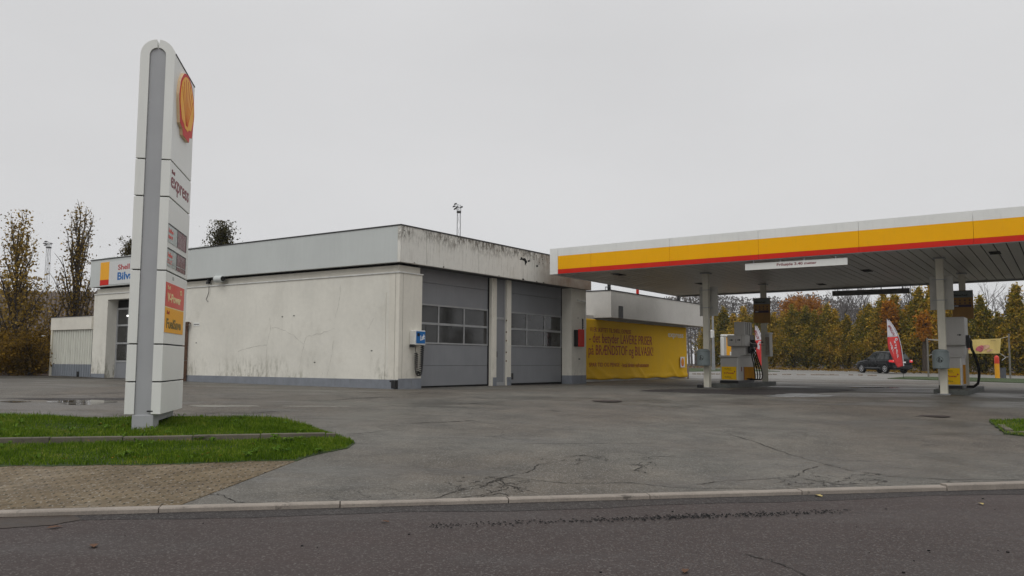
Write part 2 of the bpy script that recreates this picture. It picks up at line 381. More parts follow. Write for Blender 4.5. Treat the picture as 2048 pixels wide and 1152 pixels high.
m_doorg = paint('door_grey', (.225, .232, .245), .48, var=.06, scale=1.5, dirt=.08)
m_doorf = paint('door_frame_alu', (.36, .365, .37), .42, metal=.2, dirt=.15)
m_dark = paint('dark_gap', (.012, .012, .012), .9)
m_black = paint('black_plastic', (.02, .02, .021), .4)
m_rubber = paint('black_rubber', (.010, .010, .010), .7, spec=.15)
m_roof = paint('roof_felt', (.10, .10, .10), .9)
m_white = paint('white_enamel', (.74, .745, .72), .3, var=.04, scale=1., dirt=.10)
m_cream = paint('cream_column', (.64, .61, .51), .45, var=.06, dirt=.12)
m_signw = paint('sign_white', (.72, .725, .69), .42, var=.03, scale=.9, dirt=.05)
m_spine = paint('sign_spine_grey', (.36, .365, .375), .5, var=.04, scale=2)
m_yel = paint('signal_yellow', (.86, .415, .0), .5, var=.02, scale=1, spec=.15, dirt=.07)
m_red = paint('signal_red', (.58, .022, .012), .55, var=.05, scale=1, spec=.15, dirt=.08)
m_lred = paint('lettering_red', (.40, .03, .035), .5, var=.02)
m_maroon = paint('lettering_maroon', (.20, .025, .035), .5, var=.02)
m_blue = paint('lettering_blue', (.01, .13, .38), .5, var=.02)
m_orange = paint('orange_panel', (.60, .26, .004), .85, dirt=.05, spec=.1)
m_redplate = paint('red_plate', (.66, .06, .035), .4, var=.02, scale=1)
m_yelplate = paint('yellow_plate', (.85, .40, .02), .55, var=.02, scale=1)
m_label = paint('label_lemon_yellow', (.86, .52, .005), .6, var=.02, spec=.15)
m_olive = paint('lettering_olive', (.16, .11, .01), .5)
m_creaml = paint('lettering_cream', (.80, .66, .34), .5)
m_banner = paint('banner_vinyl', (.70, .41, .006), .8, var=.04, scale=1.2, dirt=.04)
m_steel = paint('galvanised_steel', (.30, .31, .32), .45, metal=.6, dirt=.1)
m_soff = paint('soffit_sheet', (.56, .55, .52), .45, metal=.1, var=.08, scale=1.5, dirt=.12)
m_dispg = paint('dispenser_grey', (.47, .455, .43), .45, metal=.2, var=.04, dirt=.05)
m_bin = paint('bin_grey_green', (.20, .235, .235), .38, var=.06, dirt=.1)
m_rust = paint('rusty_steel', (.13, .075, .05), .8, var=.35, scale=6)
m_rooftile = paint('barn_roof', (.125, .10, .085), .85, var=.25, scale=2)
m_navy = paint('barn_wall', (.035, .042, .055), .8)
m_wood = paint('weathered_wood', (.17, .16, .14), .85, var=.2)
m_disp = paint('display_red_off', (.17, .055, .065), .25, var=.12, scale=6)
m_dispred = paint('pale_red_print', (.72, .14, .12), .5)
m_pane = paint('price_pane', (.42, .45, .43), .25, var=.04)
def glass(name, col, rough=.06):
    m, t, b = newmat(name); g = NT(t); v = g.co()
    n = g.noise(v, .9, 3); c = g.scale(g.rgb(col), g.lin(n, .3, .7, .6, 1.5)); t.links.new(c, b.inputs['Base Color'])
    b.inputs['Roughness'].default_value = rough; b.inputs['Specular IOR Level'].default_value = .5
    t.links.new(g.bump(g.noise(v, 1.6, 2), .03, .05), b.inputs['Normal']); return m
m_glass = glass('door_window_glass', (.03, .03, .029), .10); m_carglass = glass('car_glass', (.02, .024, .024), .04)
def corr():
    m, t, b = newmat('corrugated_sheet'); g = NT(t); v = g.co(); s = g.sep(v)
    c = g.mix(g.ss(s[2], .55, .565, 0, 1), (.20, .22, .245), (.60, .60, .53)); n = g.noise(g.co((5, 5, .6)), 2, 6, .7)
    c = g.scale(c, g.lin(n, .3, .7, .8, 1.08)); t.links.new(c, b.inputs['Base Color']); b.inputs['Roughness'].default_value = .6; return m
m_corr = corr()

# ---------------------------------------------------------------- text and emblem
def text(body, origin, xdir, zdir, width, height, mat, parent, name='lettering', bold=.012, depth=.004, italic=0):
    """lettering fitted to width x height; origin = lower left of its box, in the parent's frame"""
    cu = bpy.data.curves.new('t', 'FONT'); cu.body = body; cu.size = 1; cu.offset = bold; cu.extrude = .5; cu.resolution_u = 3; cu.shear = italic
    o = bpy.data.objects.new('t', cu); COL.objects.link(o)
    dg = bpy.context.evaluated_depsgraph_get(); me = bpy.data.meshes.new_from_object(o.evaluated_get(dg)); bpy.data.objects.remove(o); bpy.data.curves.remove(cu)
    n = len(me.vertices); co = np.empty(n*3); me.vertices.foreach_get('co', co); co = co.reshape(-1, 3)
    mn = co.min(0); mxx = co.max(0); X = V3(xdir); Z = V3(zdir); N = np.cross(X, Z)
    u = (co[:, 0]-mn[0])/(mxx[0]-mn[0])*width; w = (co[:, 1]-mn[1])/(mxx[1]-mn[1])*height; d = (co[:, 2] > 0)*depth - .001
    p = V3(origin) - V3(ORG[parent.name]) + u[:, None]*X + w[:, None]*Z + d[:, None]*N
    me.vertices.foreach_set('co', p.ravel()); me.materials.clear(); me.materials.append(mat); me.name = name; me.update()
    t_ = bpy.data.objects.new(name, me); COL.objects.link(t_); t_.parent = parent; ORG[t_.name] = ORG[parent.name]; return t_
def pecten_outline(k=1.):
    pts = [(-.20, -.5), (.20, -.5), (.235, -.41), (.40, -.37)]
    for i in range(25):
        a = -.28 + (math.pi + .56) * i / 24; s_ = 1 + .012*math.cos(12*a)
        pts.append((.5*math.cos(a)*s_, .02 + .48*math.sin(a)*s_))
    pts += [(-.40, -.37), (-.235, -.41)]
    return [(x*k, y*k) for x, y in pts]
def emblem(center, xdir, zdir, w, h, depth, parent, m_side, name='emblem'):
    X = V3(xdir); Z = V3(zdir); N = np.cross(X, Z); c0 = V3(center)
    def P(x, y, d): return tuple(c0 + X*x*w + Z*y*h + N*d)
    def plate(mb, poly, d0, d1):
        n = len(poly); mb.add([P(x, y, d0) for x, y in poly] + [P(x, y, d1) for x, y in poly], [tuple(range(n)), tuple(range(2*n-1, n-1, -1))] + [(i, (i+1) % n, (i+1) % n+n, i+n) for i in range(n)])
    mb = MB(); plate(mb, pecten_outline(), 0, depth); e = mb.build(name, m_side, parent)
    mb = MB(); plate(mb, pecten_outline(), depth, depth+.004); mb.build('red_rim', m_red, e)
    mb = MB()
    inner = [(-.10, -.36), (.10, -.36), (.16, -.31), (.31, -.28)] + [(.445*math.cos(-.22+(math.pi+.44)*i/24), .02+.43*math.sin(-.22+(math.pi+.44)*i/24)) for i in range(25)] + [(-.31, -.28), (-.16, -.31)]
    plate(mb, inner, depth+.004, depth+.008); mb.build('yellow_face', m_yelplate, e)
    mb = MB()
    for i in range(-3, 4):
        a = math.pi/2 - i*.36; x1, y1 = .40*math.cos(a), .02+.385*math.sin(a); x0, y0 = .05*i/3, -.30; nx, ny = -(y1-y0), x1-x0; L = math.hypot(nx, ny); nx *= .008/L; ny *= .008/L
        plate(mb, [(x0+nx*.4, y0+ny*.4), (x0-nx*.4, y0-ny*.4), (x1-nx, y1-ny), (x1+nx, y1+ny)], depth+.008, depth+.011)
    mb.build('rib', m_red, e)
    return e

# ================================================================ GROUND
def ud(u, d): return (KA[0] + KD[0]*u + KN[0]*d, KA[1] + KD[1]*u + KN[1]*d)
def to_ud(x, y): return ((x-KA[0])*KD[0] + (y-KA[1])*KD[1], kerbD(x, y))
ULN = sorted(set([-400, -200, -120, -90] + list(range(-60, 62, 2)) + [70, 80, 100, 140, 200, 400]))
DLN = [-80, -30, -12, -6, -2, -.02, .1, 1, 3, 5, 7, 9, 11, 13, 15, 17, 19, 21, 24, 27, 30, 34, 38, 43, 48, 54, 60, 67, 75, 90, 120, 170, 250, 420]
mb = MB(); W_ = len(ULN)
mb.v = [(*ud(u, d), (gz(*ud(u, d)) - .035) if d > 0 else (.03 if d > -.1 else -.04)) for d in DLN for u in ULN]
mb.f = [(j*W_+i, j*W_+i+1, (j+1)*W_+i+1, (j+1)*W_+i) for j in range(len(DLN)-1) for i in range(W_-1)]; mb.m = [0]*len(mb.f)
tag(mb.build('ground', m_soil), kind='structure')
def sheet(name, poly, mat, dz, kind='structure', flat=None, jitter=0, uv=False, org=None, skirt=True):
    """a ground sheet cut to a world-space outline and draped on the terrain"""
    P = [to_ud(*p) if not uv else p for p in poly]
    if jitter:
        Q = []
        for i, p in enumerate(P):
            q = P[(i+1) % len(P)]; L = math.hypot(q[0]-p[0], q[1]-p[1]); n = max(1, min(400, int(L/(jitter*4))))
            for k in range(n):
                f = k/n; Q.append((p[0]+(q[0]-p[0])*f + random.uniform(-1, 1)*jitter, p[1]+(q[1]-p[1])*f + random.uniform(-1, 1)*jitter))
        P = Q
    bm = bmesh.new(); bm.faces.new([bm.verts.new((u, d, 0)) for u, d in P])
    u0, u1 = min(p[0] for p in P), max(p[0] for p in P); d0, d1 = min(p[1] for p in P), max(p[1] for p in P)
    bmesh.ops.triangulate(bm, faces=bm.faces[:])
    for ax, lines, a, b in ((0, ULN, u0, u1), (1, DLN, d0, d1)):
        for L in lines:
            if a < L < b:
                co = (L, 0, 0) if ax == 0 else (0, L, 0); no = (1, 0, 0) if ax == 0 else (0, 1, 0)
                bmesh.ops.bisect_plane(bm, geom=bm.verts[:]+bm.edges[:]+bm.faces[:], plane_co=co, plane_no=no, dist=1e-5)
    o_ = org or (0, 0, 0)
    for v in bm.verts:
        x, y = ud(v.co.x, v.co.y); v.co = (x-o_[0], y-o_[1], ((gz(x, y) if flat is None else flat) + dz)-o_[2])
    if skirt:
        be = [e for e in bm.edges if len(e.link_faces) == 1]; r_ = bmesh.ops.extrude_edge_only(bm, edges=be)
        for v in r_['geom']:
            if isinstance(v, bmesh.types.BMVert): v.co.z -= .035
    for f in bm.faces:
        f.normal_update()
        if f.normal.z < -.01: f.normal_flip()
    me = bpy.data.meshes.new(name); bm.to_mesh(me); bm.free(); me.materials.append(mat)
    o = bpy.data.objects.new(name, me); o.location = o_; COL.objects.link(o); ORG[o.name] = o_
    if kind: o['kind'] = kind
    return o
sheet('forecourt', [(-22, .14), (60, .14), (60, 29.5), (8, 31.5), (8, 26), (-34, 22.5), (-60, 22)], m_fore, -.008, uv=True)
sheet('street', [(-60, 0), (-60, -14), (60, -14), (60, 0)], m_street, .052, flat=0, uv=True)
mb = MB(); ug = [-60 + .3*i for i in range(401)]; ng = len(ug)
for u in ug:
    o_ = -.40 + .05*math.sin(u*2) + .05*math.sin(u*.66+1) + random.uniform(-.02, .02)
    for j in range(4): mb.v.append((*ud(u, .0 + (o_-.0)*j/3), .0548))
mb.f = [(i*4+j, (i+1)*4+j, (i+1)*4+j+1, i*4+j+1) for i in range(ng-1) for j in range(3)]; mb.m = [0]*len(mb.f)
tag(mb.build('gutter', m_gutter), kind='structure')
sheet('sidewalk', [(-60, .14), (to_ud(*H(355, 1015))[0], .14), to_ud(*H(470, 968)), to_ud(*H(590, 922)), to_ud(*H(560, 912)), (-5, 2.9), (-60, 2.9)], m_paver, -.002, uv=True)
# kerbstones: one long structure with open joints and slightly uneven stones
mb = MB(); js = [to_ud(*H(x, y))[0] for x, y in ((315, 1018), (680, 1009), (1020, 1000), (1300, 990), (1605, 982), (1890, 973))]
js = [js[0]-2.02*k for k in range(12, 0, -1)] + js + [js[-1]+2.0*k for k in range(1, 14)]
for i, (a, b) in enumerate(zip(js, js[1:])):
    h = .103 + random.uniform(-.004, .004) + (.022 if i >= 17 else 0); dd = random.uniform(-.006, .006); a += .006; b -= .006
    n = 8; top = []
    for k in range(n+1):
        u = a + (b-a)*k/n; jw = random.uniform(-.003, .003)
        top.append([(*ud(u, dd+jw), 0.), (*ud(u, dd+jw), h-.012), (*ud(u, dd+.012+jw), h), (*ud(u, dd+.13), h+.003), (*ud(u, dd+.13), 0.)])
    vs = [p for r_ in top for p in r_]; fs = [(k*5+m, (k+1)*5+m, (k+1)*5+m+1, k*5+m+1) for k in range(n) for m in range(4)] + [(0, 1, 2, 3, 4), tuple(range(n*5+4, n*5-1, -1))]
    mb.add(vs, fs)
tag(mb.build('kerb', m_kerb), kind='structure')
# dark grit crumbs washed along the gutter
mb = MB()
for _ in range(620):
    px = random.choice((random.gauss(1400, 120), random.uniform(860, 1700))); y0 = 1043 - (px-861)*.0345 + random.gauss(0, 2.2); x, y = H(px, y0); s_ = random.uniform(.005, .014)
    if kerbD(x, y) > -.1: continue
    a = random.uniform(0, 6.28); pts = [(x+s_*math.cos(a+k*1.57)*random.uniform(.6, 1.8), y+s_*math.sin(a+k*1.57)*random.uniform(.5, 1), .059) for k in range(4)]
    mb.add(pts + [(x, y, .063+s_*.5)], [(0, 1, 4), (1, 2, 4), (2, 3, 4), (3, 0, 4)])
tag(mb.build('grit', m_dark), kind='stuff')
# grass island: lower verge, old concrete edging, upper lawn
far_ = [(-40, 836), (0, 834), (200, 838), (400, 836), (560, 842), (620, 854), (660, 868)]
tip = [(700, 880), (708, 886), (690, 897), (640, 906), (590, 920), (560, 921)]
near_ = [(300, 930), (0, 932), (-40, 932)]
uL = -30
pf = [to_ud(*H(*p)) for p in far_]; pt = [to_ud(*H(*p)) for p in tip]; pn = [to_ud(*H(*p)) for p in near_]
verge_poly = [(uL, pf[0][1])] + pf + pt + pn + [(uL, pn[-1][1])]
sheet('verge', verge_poly, m_turf, .002, uv=True, jitter=.05)
ka_, kb_ = to_ud(*H(0, 889)), to_ud(*H(672, 877)); ksl = (kb_[1]-ka_[1])/(kb_[0]-ka_[0])
def edgeD(u): return ka_[1] + (u-ka_[0])*ksl
mb = MB(); u = uL
while u < kb_[0]-.05:
    e = min(u + 1.0, kb_[0]); A_ = [ud(u+.008, edgeD(u)), ud(e-.008, edgeD(e)), ud(e-.008, edgeD(e)+.09), ud(u+.008, edgeD(u)+.09)]; zz = gz(*A_[0])
    h = .085 + random.uniform(-.008, .008)
    mb.add([(x, y, zz-.1) for x, y in A_] + [(x, y, gz(x, y)+h) for x, y in A_], [(0, 3, 2, 1), (4, 5, 6, 7), (0, 1, 5, 4), (1, 2, 6, 5), (2, 3, 7, 6), (3, 0, 4, 7)]); u = e
tag(mb.build('lawn_edging', m_oldconc, bevel=.01), kind='structure')
up = [(uL, edgeD(uL)+.08), (kb_[0], edgeD(kb_[0])+.08)] + [p for p in reversed(pf)] + [(uL, pf[0][1])]
def lawn_h(u, d):
    de = min(d - edgeD(u), 9); tail = max(0, min(1, (kb_[0]-u)/.9)); fd = np.interp(u, [p[0] for p in pf], [p[1] for p in pf]) - d
    return (.018*tail) * max(0, min(1, fd/.5)) + .02*max(0, math.sin(max(0, min(1, fd/1.6))*math.pi))
bmv = MB(); us = np.linspace(uL, kb_[0], 80); 
rows = 8
for i, u in enumerate(us):
    fd = float(np.interp(u, [p[0] for p in pf], [p[1] for p in pf])); d0 = edgeD(u)+.08
    for j in range(rows+1):
        d = d0 + max(.02, fd-d0)*j/rows; x, y = ud(u, d); bmv.v.append((x, y, gz(x, y)+.014+lawn_h(u, d)))
for i in range(len(us)-1):
    for j in range(rows): bmv.f.append((i*(rows+1)+j, (i+1)*(rows+1)+j, (i+1)*(rows+1)+j+1, i*(rows+1)+j+1)); bmv.m.append(0)
tag(bmv.build('lawn', m_turf, smooth=True), kind='structure')
def inpoly(x, y, P):
    c = False; n = len(P)
    for i in range(n):
        a, b = P[i], P[i-1]
        if (a[1] > y) != (b[1] > y) and x < (b[0]-a[0])*(y-a[1])/(b[1]-a[1])+a[0]: c = not c
    return c
def blades(name, pts, hgt, mat, w=.006, lean=.5):
    """many thin bent blades in one mesh"""
    n = len(pts); p = np.array(pts); a = rng.uniform(0, 2*np.pi, n); h = hgt*rng.uniform(.45, 1.25, n) if not hasattr(hgt, '__len__') else np.array(hgt)
    dx, dy = np.cos(a), np.sin(a); l = lean*h*rng.uniform(.1, 1.2, n); b = rng.uniform(0, 2*np.pi, n); lx, ly = np.cos(b)*l, np.sin(b)*l; ww = w*rng.uniform(.6, 1.6, n)
    V = np.zeros((n, 5, 3))
    V[:, 0] = np.stack([p[:, 0]-dx*ww, p[:, 1]-dy*ww, p[:, 2]], 1); V[:, 1] = np.stack([p[:, 0]+dx*ww, p[:, 1]+dy*ww, p[:, 2]], 1)
    V[:, 2] = np.stack([p[:, 0]+dx*ww*.8+lx*.35, p[:, 1]+dy*ww*.8+ly*.35, p[:, 2]+h*.55], 1); V[:, 3] = np.stack([p[:, 0]-dx*ww*.8+lx*.35, p[:, 1]-dy*ww*.8+ly*.35, p[:, 2]+h*.55], 1)
    V[:, 4] = np.stack([p[:, 0]+lx, p[:, 1]+ly, p[:, 2]+h*.95], 1)
    me = bpy.data.meshes.new(name); me.vertices.add(n*5); me.vertices.foreach_set('co', V.ravel())
    base = np.arange(n)*5; q = np.stack([base, base+1, base+2, base+3], 1); t = np.stack([base+3, base+2, base+4], 1)
    loops = np.concatenate([np.concatenate([q, t], 1).ravel()]); me.loops.add(n*7); me.loops.foreach_set('vertex_index', loops)
    me.polygons.add(n*2); ls = np.stack([np.arange(n)*7, np.arange(n)*7+4], 1).ravel(); me.polygons.foreach_set('loop_start', ls)
    me.update(calc_edges=True); me.validate(); me.materials.append(mat); o = bpy.data.objects.new(name, me); COL.objects.link(o); return o
gp = []; gh = []
UV_MAX = max(p[0] for p in verge_poly)
def clumpn(x, y): return .5+.5*math.sin(x*2.1+math.sin(y*1.7)*2)*math.sin(y*2.9+x*.6)
while len(gp) < 130000:
    u = UV_MAX - abs(rng.uniform(0, 1))**1.25*11.5; d = rng.uniform(2.2, 8.6)
    if not inpoly(u, d+rng.normal()*.035, verge_poly) or not inpoly(u+rng.normal()*.05, d, verge_poly): continue
    x, y = ud(u, d); z = gz(x, y)+.01; e = d-edgeD(u)
    if u < kb_[0] and -.02 < e < .11: continue
    if u < kb_[0]-.4 and -.14 < e < 0 and rng.uniform() < .75: continue
    if u < kb_[0] and e > .1: z += lawn_h(u, d)
    gp.append((x, y, z-.005)); k = clumpn(x, y); gh.append((.022+.035*k)*rng.uniform(.5, 1.5)*(1.35 if e > 0 else 1.)*(1.8 if rng.uniform() < .03 else 1))
tag(blades('grass', gp, gh, m_grass, w=.0045), kind='stuff')
def weeds(name, centers, mat, size=.07, n=14):
    mb = MB()
    for cx, cy, cz, sc in centers:
        for k in range(n):
            a = random.uniform(0, 6.28); L = size*sc*random.uniform(.6, 1.5); w = L*.22; dx, dy = math.cos(a), math.sin(a); h = L*random.uniform(.25, .8)
            mb.add([(cx, cy, cz), (cx+dx*L*.5-dy*w, cy+dy*L*.5+dx*w, cz+h), (cx+dx*L, cy+dy*L, cz+h*random.uniform(.5, 1)), (cx+dx*L*.5+dy*w, cy+dy*L*.5-dx*w, cz+h)], [(0, 1, 2, 3)])
    return mb.build(name, mat)
wc = []
for _ in range(420):
    u = random.uniform(-7, UV_MAX); d = random.uniform(2.8, 8.2)
    if inpoly(u, d, verge_poly) and (random.random() < clumpn(*ud(u, d))):
        x, y = ud(u, d); wc.append((x, y, gz(x, y)+.02+(lawn_h(u, d) if u < kb_[0] and d > edgeD(u) else 0), random.uniform(.6, 1.3)))
tag(weeds('ground_cover', wc, m_weed), kind='stuff')
# small weedy island corner at the right edge
wp = [H(*p) for p in ((1978, 843), (2030, 841), (2110, 843), (2300, 850), (2330, 890), (2200, 886), (2060, 874), (2010, 868))]
sheet('weedy_corner', wp, m_turf, .02, jitter=.03)
wu = [to_ud(*p) for p in wp]; pts = []; hh = []
while len(pts) < 9000:
    u = rng.uniform(min(p[0] for p in wu), max(p[0] for p in wu)); d = rng.uniform(min(p[1] for p in wu), max(p[1] for p in wu))
    if inpoly(u, d, wu): x, y = ud(u, d); pts.append((x, y, gz(x, y)+.015)); hh.append(.05*rng.uniform(.5, 1.4))
tag(blades('tuft_grass', pts, hh, m_grass, w=.005), kind='stuff')
mb = MB(); edge = [H(*p) for p in ((1996, 853), (2012, 866), (2058, 872), (2105, 877), (2200, 885), (2330, 890))]
for a, b in zip(edge, edge[1:]):
    L = math.hypot(b[0]-a[0], b[1]-a[1]); n = max(2, int(L/.22))
    for k in range(n):
        f0, f1 = (k+.06)/n, (k+.94)/n; p0 = (a[0]+(b[0]-a[0])*f0, a[1]+(b[1]-a[1])*f0); p1 = (a[0]+(b[0]-a[0])*f1, a[1]+(b[1]-a[1])*f1)
        nx, ny = -(b[1]-a[1])/L*.12, (b[0]-a[0])/L*.12; Q = [p0, p1, (p1[0]+nx, p1[1]+ny), (p0[0]+nx, p0[1]+ny)]; h = random.uniform(.035, .075)
        mb.add([(x, y, gz(x, y)-.03) for x, y in Q]+[(x, y, gz(x, y)+h) for x, y in Q], [(0, 3, 2, 1), (4, 5, 6, 7), (0, 1, 5, 4), (1, 2, 6, 5), (2, 3, 7, 6), (3, 0, 4, 7)])
tag(mb.build('corner_edging', m_oldconc, bevel=.012), kind='structure')

# puddles and worn places
def blob(px0, px1, py, ph, n=26, k=.3):
    pts = []
    for i in range(n):
        a = 2*math.pi*i/n; r_ = 1+k*math.sin(a*3+px0)*.5+k*random.uniform(-.4, .4); pts.append(H((px0+px1)/2+(px1-px0)/2*math.cos(a)*min(1.1, r_), py-ph*math.sin(a)*r_))
    return pts
for i, a in enumerate(((98, 232, 802.5, 3.0), (120, 205, 807.5, 1.5), (0, 60, 803, 1.3), (372, 512, 811.5, 1.7), (560, 700, 812, .9), (1700, 1800, 775, 1.0))):
    sheet('puddle', blob(*a), m_water, -.0045, jitter=.01, skirt=False)
sheet('damp_patch', blob(1530, 1668, 790.5, 3.4), m_damp, -.0045, jitter=.01, skirt=False)
for a in ((0, 330, 797.5, 2.2), (1300, 1700, 782, 6.)): sheet('wet_patch', blob(*a, k=.5), m_gutter, -.006, jitter=.02, skirt=False)
def ribbon(mb, pix, w, dz=-.003, sub=5, jit=.02):
    P = [H(*p) for p in pix]; Q = []
    for a, b in zip(P, P[1:]):
        for k in range(sub): f = k/sub; Q.append((a[0]+(b[0]-a[0])*f+random.uniform(-jit, jit), a[1]+(b[1]-a[1])*f+random.uniform(-jit, jit)))
    Q.append(P[-1]); vs = []
    for i, p in enumerate(Q):
        a, b = Q[max(0, i-1)], Q[min(len(Q)-1, i+1)]; L = math.hypot(b[0]-a[0], b[1]-a[1]) or 1; ww = w*random.uniform(.3, 1.5)*min(1, (i+.4)/2, (len(Q)-i-.6)/2+.1)
        nx, ny = -(b[1]-a[1])/L*ww, (b[0]-a[0])/L*ww; z = gz(*p) + dz if kerbD(*p) > .1 else .0570
        vs += [(p[0]-nx, p[1]-ny, z), (p[0]+nx, p[1]+ny, z)]
    mb.add(vs, [(2*i, 2*i+2, 2*i+3, 2*i+1) for i in range(len(Q)-1)])
mb = MB()
CR = [[(700, 1003), (800, 999), (870, 996), (905, 984), (940, 972), (990, 960), (1020, 950), (1060, 942), (1075, 928), (1130, 922)], [(960, 972), (1000, 958), (1010, 968), (1050, 978), (1075, 985)], [(1000, 958), (975, 952), (1040, 955), (1090, 962), (1150, 966), (1260, 964), (1330, 972), (1400, 976), (1470, 975)],
      [(950, 995), (1000, 985), (1030, 996)], [(990, 960), (1020, 975), (990, 982), (960, 990), (900, 997)], [(1130, 913), (1170, 910), (1200, 916)], [(1140, 922), (1190, 918)], [(1250, 908), (1300, 912), (1350, 912)], [(1250, 928), (1290, 930), (1270, 940), (1300, 947)], [(1390, 968), (1440, 962), (1520, 957), (1590, 953), (1610, 940), (1640, 930)],
      [(1440, 862), (1500, 880), (1580, 908), (1660, 930), (1700, 940), (1780, 950), (1900, 958), (2048, 958)], [(1600, 955), (1640, 962), (1680, 968), (1740, 972), (1790, 973)], [(1660, 968), (1720, 966), (1790, 971)], [(1450, 975), (1540, 978), (1640, 976)], [(1760, 950), (1850, 957), (1960, 962)], [(1820, 967), (1920, 964), (2040, 960)],
      [(400, 985), (440, 988), (470, 1003), (560, 1007), (700, 1004)], [(690, 868), (740, 864), (800, 858)], [(370, 825), (500, 826), (556, 822)], [(800, 806), (900, 808), (960, 806)], [(820, 846), (900, 843), (950, 840)], [(1000, 888), (1120, 886), (1300, 886)], [(620, 802), (760, 794), (900, 793)],
      [(1680, 783), (1720, 776)], [(1820, 833), (1870, 830), (1900, 832)], [(1480, 1096), (1540, 1108), (1600, 1132), (1640, 1150)], [(0, 801), (60, 799), (140, 797)], [(1090, 820), (1120, 822)], [(60, 790), (200, 786), (330, 784)]]
for c_ in CR: ribbon(mb, c_, .007 if c_[0][1] > 850 else .02, sub=7)
for cx, cy, sx, sy, n in ((990, 968, 75, 15, 34), (1180, 915, 60, 7, 10), (1290, 930, 45, 14, 16), (1700, 962, 130, 10, 36), (960, 995, 160, 4, 14), (1420, 985, 150, 3, 10)):
    for _ in range(n):
        x = random.gauss(cx, sx*.6); y = random.gauss(cy, sy*.6)
        if y > 1020-.026*x-6: continue
        pts = [(x, y)]
        for k in range(3): x += random.uniform(-16, 16); y += random.uniform(-3.5, 3.5); pts.append((x, y))
        if max(p[1]+.026*p[0] for p in pts) < 1018: ribbon(mb, pts, .0045, sub=4)
tag(mb.build('asphalt_cracks', paint('crack_dirt', (.028, .025, .022), .9)), kind='structure')
for (px, py, w) in ((1213, 801.5, .33), (1480, 772, .3), (1868, 831.5, .28)):
    x, y = H(px, py); mb = MB(); mb.lathe([(0, gz(x, y)+.006), (w, gz(x, y)+.006), (w+.05, gz(x, y)-.002)], x, y, 24)
    o = mb.build('manhole_cover', m_cover, org=(x, y, gz(x, y)))
    tag(o, {1213: 'rusty round manhole cover in the asphalt in front of the right garage door', 1480: 'small dark round cover in the asphalt beside the left pump island', 1868: 'dark worn cover in the open asphalt in front of the right pump island'}[px], 'manhole cover')

# the land beyond the station
hb = [H(*p) for p in ((2100, 752.5), (2048, 751), (1850, 745), (1700, 740), (1560, 736.5), (1430, 733.5))]
sheet('far_road', [H(1378, 757), H(1378, 748), H(1378, 741), H(1430, 733.2)] + [(30, 130), (60, 130)] + [(75, 20), (35, 25), H(2100, 771), H(1700, 760), H(1500, 757)], m_pale, -.014)
sheet('dirt_bank', [(p[0], p[1]) for p in hb] + [(24, 132), (120, 140), (120, 30), (48, 30)], m_soil, .0)
sheet('far_verge', [H(1378, 743), H(1470, 741.5), H(1560, 743), H(1500, 738.5), H(1378, 736.5)], m_turf, .02)
sheet('near_verge', [H(1775, 757), H(1850, 759.5), H(1960, 763), H(2100, 768), H(2100, 759), H(1900, 754.5), H(1810, 753.5)], m_turf, .02)
mb = MB()
for k in range(7):
    x = 1590+k*32; ribbon(mb, [(x, 744+k*.6), (x+48, 742+k*.55)], .10, dz=-.008, sub=1, jit=0)
ribbon(mb, [(1380, 734.5), (1600, 739.5), (1720, 744)], .12, dz=-.008, sub=6, jit=.02)
ribbon(mb, [(1820, 749), (1950, 753), (2090, 758)], .12, dz=-.008, sub=6, jit=.02)
tag(mb.build('road_markings', m_line), kind='structure')
mb = MB()
for k in range(40):
    px = 1385+k*9.5; py = 748.5+(px-1385)*.006 + (0 if px < 1690 else (px-1690)*.02); x, y = H(px, py); x2, y2 = H(px+6.5, py); z = gz(x, y)
    if random.random() < .18: continue
    mb.box(min(x, x2), max(x, x2), y, y+.14, z-.05, z+random.uniform(.05, .10))
tag(mb.build('far_kerb', m_kerb, bevel=.02), kind='structure')
mb = MB()
for _ in range(5200):
    px = random.uniform(1380, 2090); y0 = 735+(px-1380)*.0245; x, y = H(px, y0-random.uniform(-1, 2)); x += random.uniform(-1, 6); y += random.uniform(-2, 2); z = gz(x, y)+.01; s_ = random.uniform(.05, .12); a = random.uniform(0, 6.28)
    mb.add([(x+s_*math.cos(a+q), y+s_*math.sin(a+q), z+random.uniform(0, .12)) for q in (0, 1.4, 3.1, 4.6)], [(0, 1, 2, 3)])
tag(mb.build('leaf_litter', m_bush), kind='stuff')
# fallen leaves on the street and forecourt
leaves = {(1637, 992.5): ('pale yellow fallen leaf lying in the gutter by the kerb', .075), (1962, 1009): ('small yellowish fallen leaf on the street near the right edge', .055), (1370, 1144): ('reddish brown scrap of leaf on the street at the bottom edge', .06),
          (187, 1093): ('brown twisted fallen leaf on the street at the lower left', .07), (110, 1056): ('brown leaf lying in the gutter below the paved walk', .07), (770, 1045): ('dark curled leaf in the gutter at the middle of the kerb', .05)}
for (px, py), (lab, s_) in leaves.items():
    x, y = H(px, py); r_ = ray(px, py); t_ = (.055-CAMZ)/r_[2]; x, y = r_[0]*t_, r_[1]*t_; mb = MB(); prof = [(-1, 0), (-.5, .42), (-.1, .3), (.1, .55), (.5, .32), (1, 0), (.5, -.35), (.1, -.5), (-.1, -.28), (-.55, -.4)]
    a = random.uniform(0, 6); mb.add([(x+s_*(p*math.cos(a)-q*math.sin(a)), y+s_*(p*math.sin(a)+q*math.cos(a)), .064+.02*abs(q)*random.uniform(.6, 1.4)) for p, q in prof]+[(x, y, .066)], [(i, (i+1) % 10, 10) for i in range(10)])
    m_l = paint('leaf_yellow', (.42, .33, .12), .6) if 'yellow' in lab else paint('leaf_brown', (.10, .045, .02), .7)
    tag(mb.build('fallen_leaf', m_l, org=(x, y, .055)), lab, 'leaf')
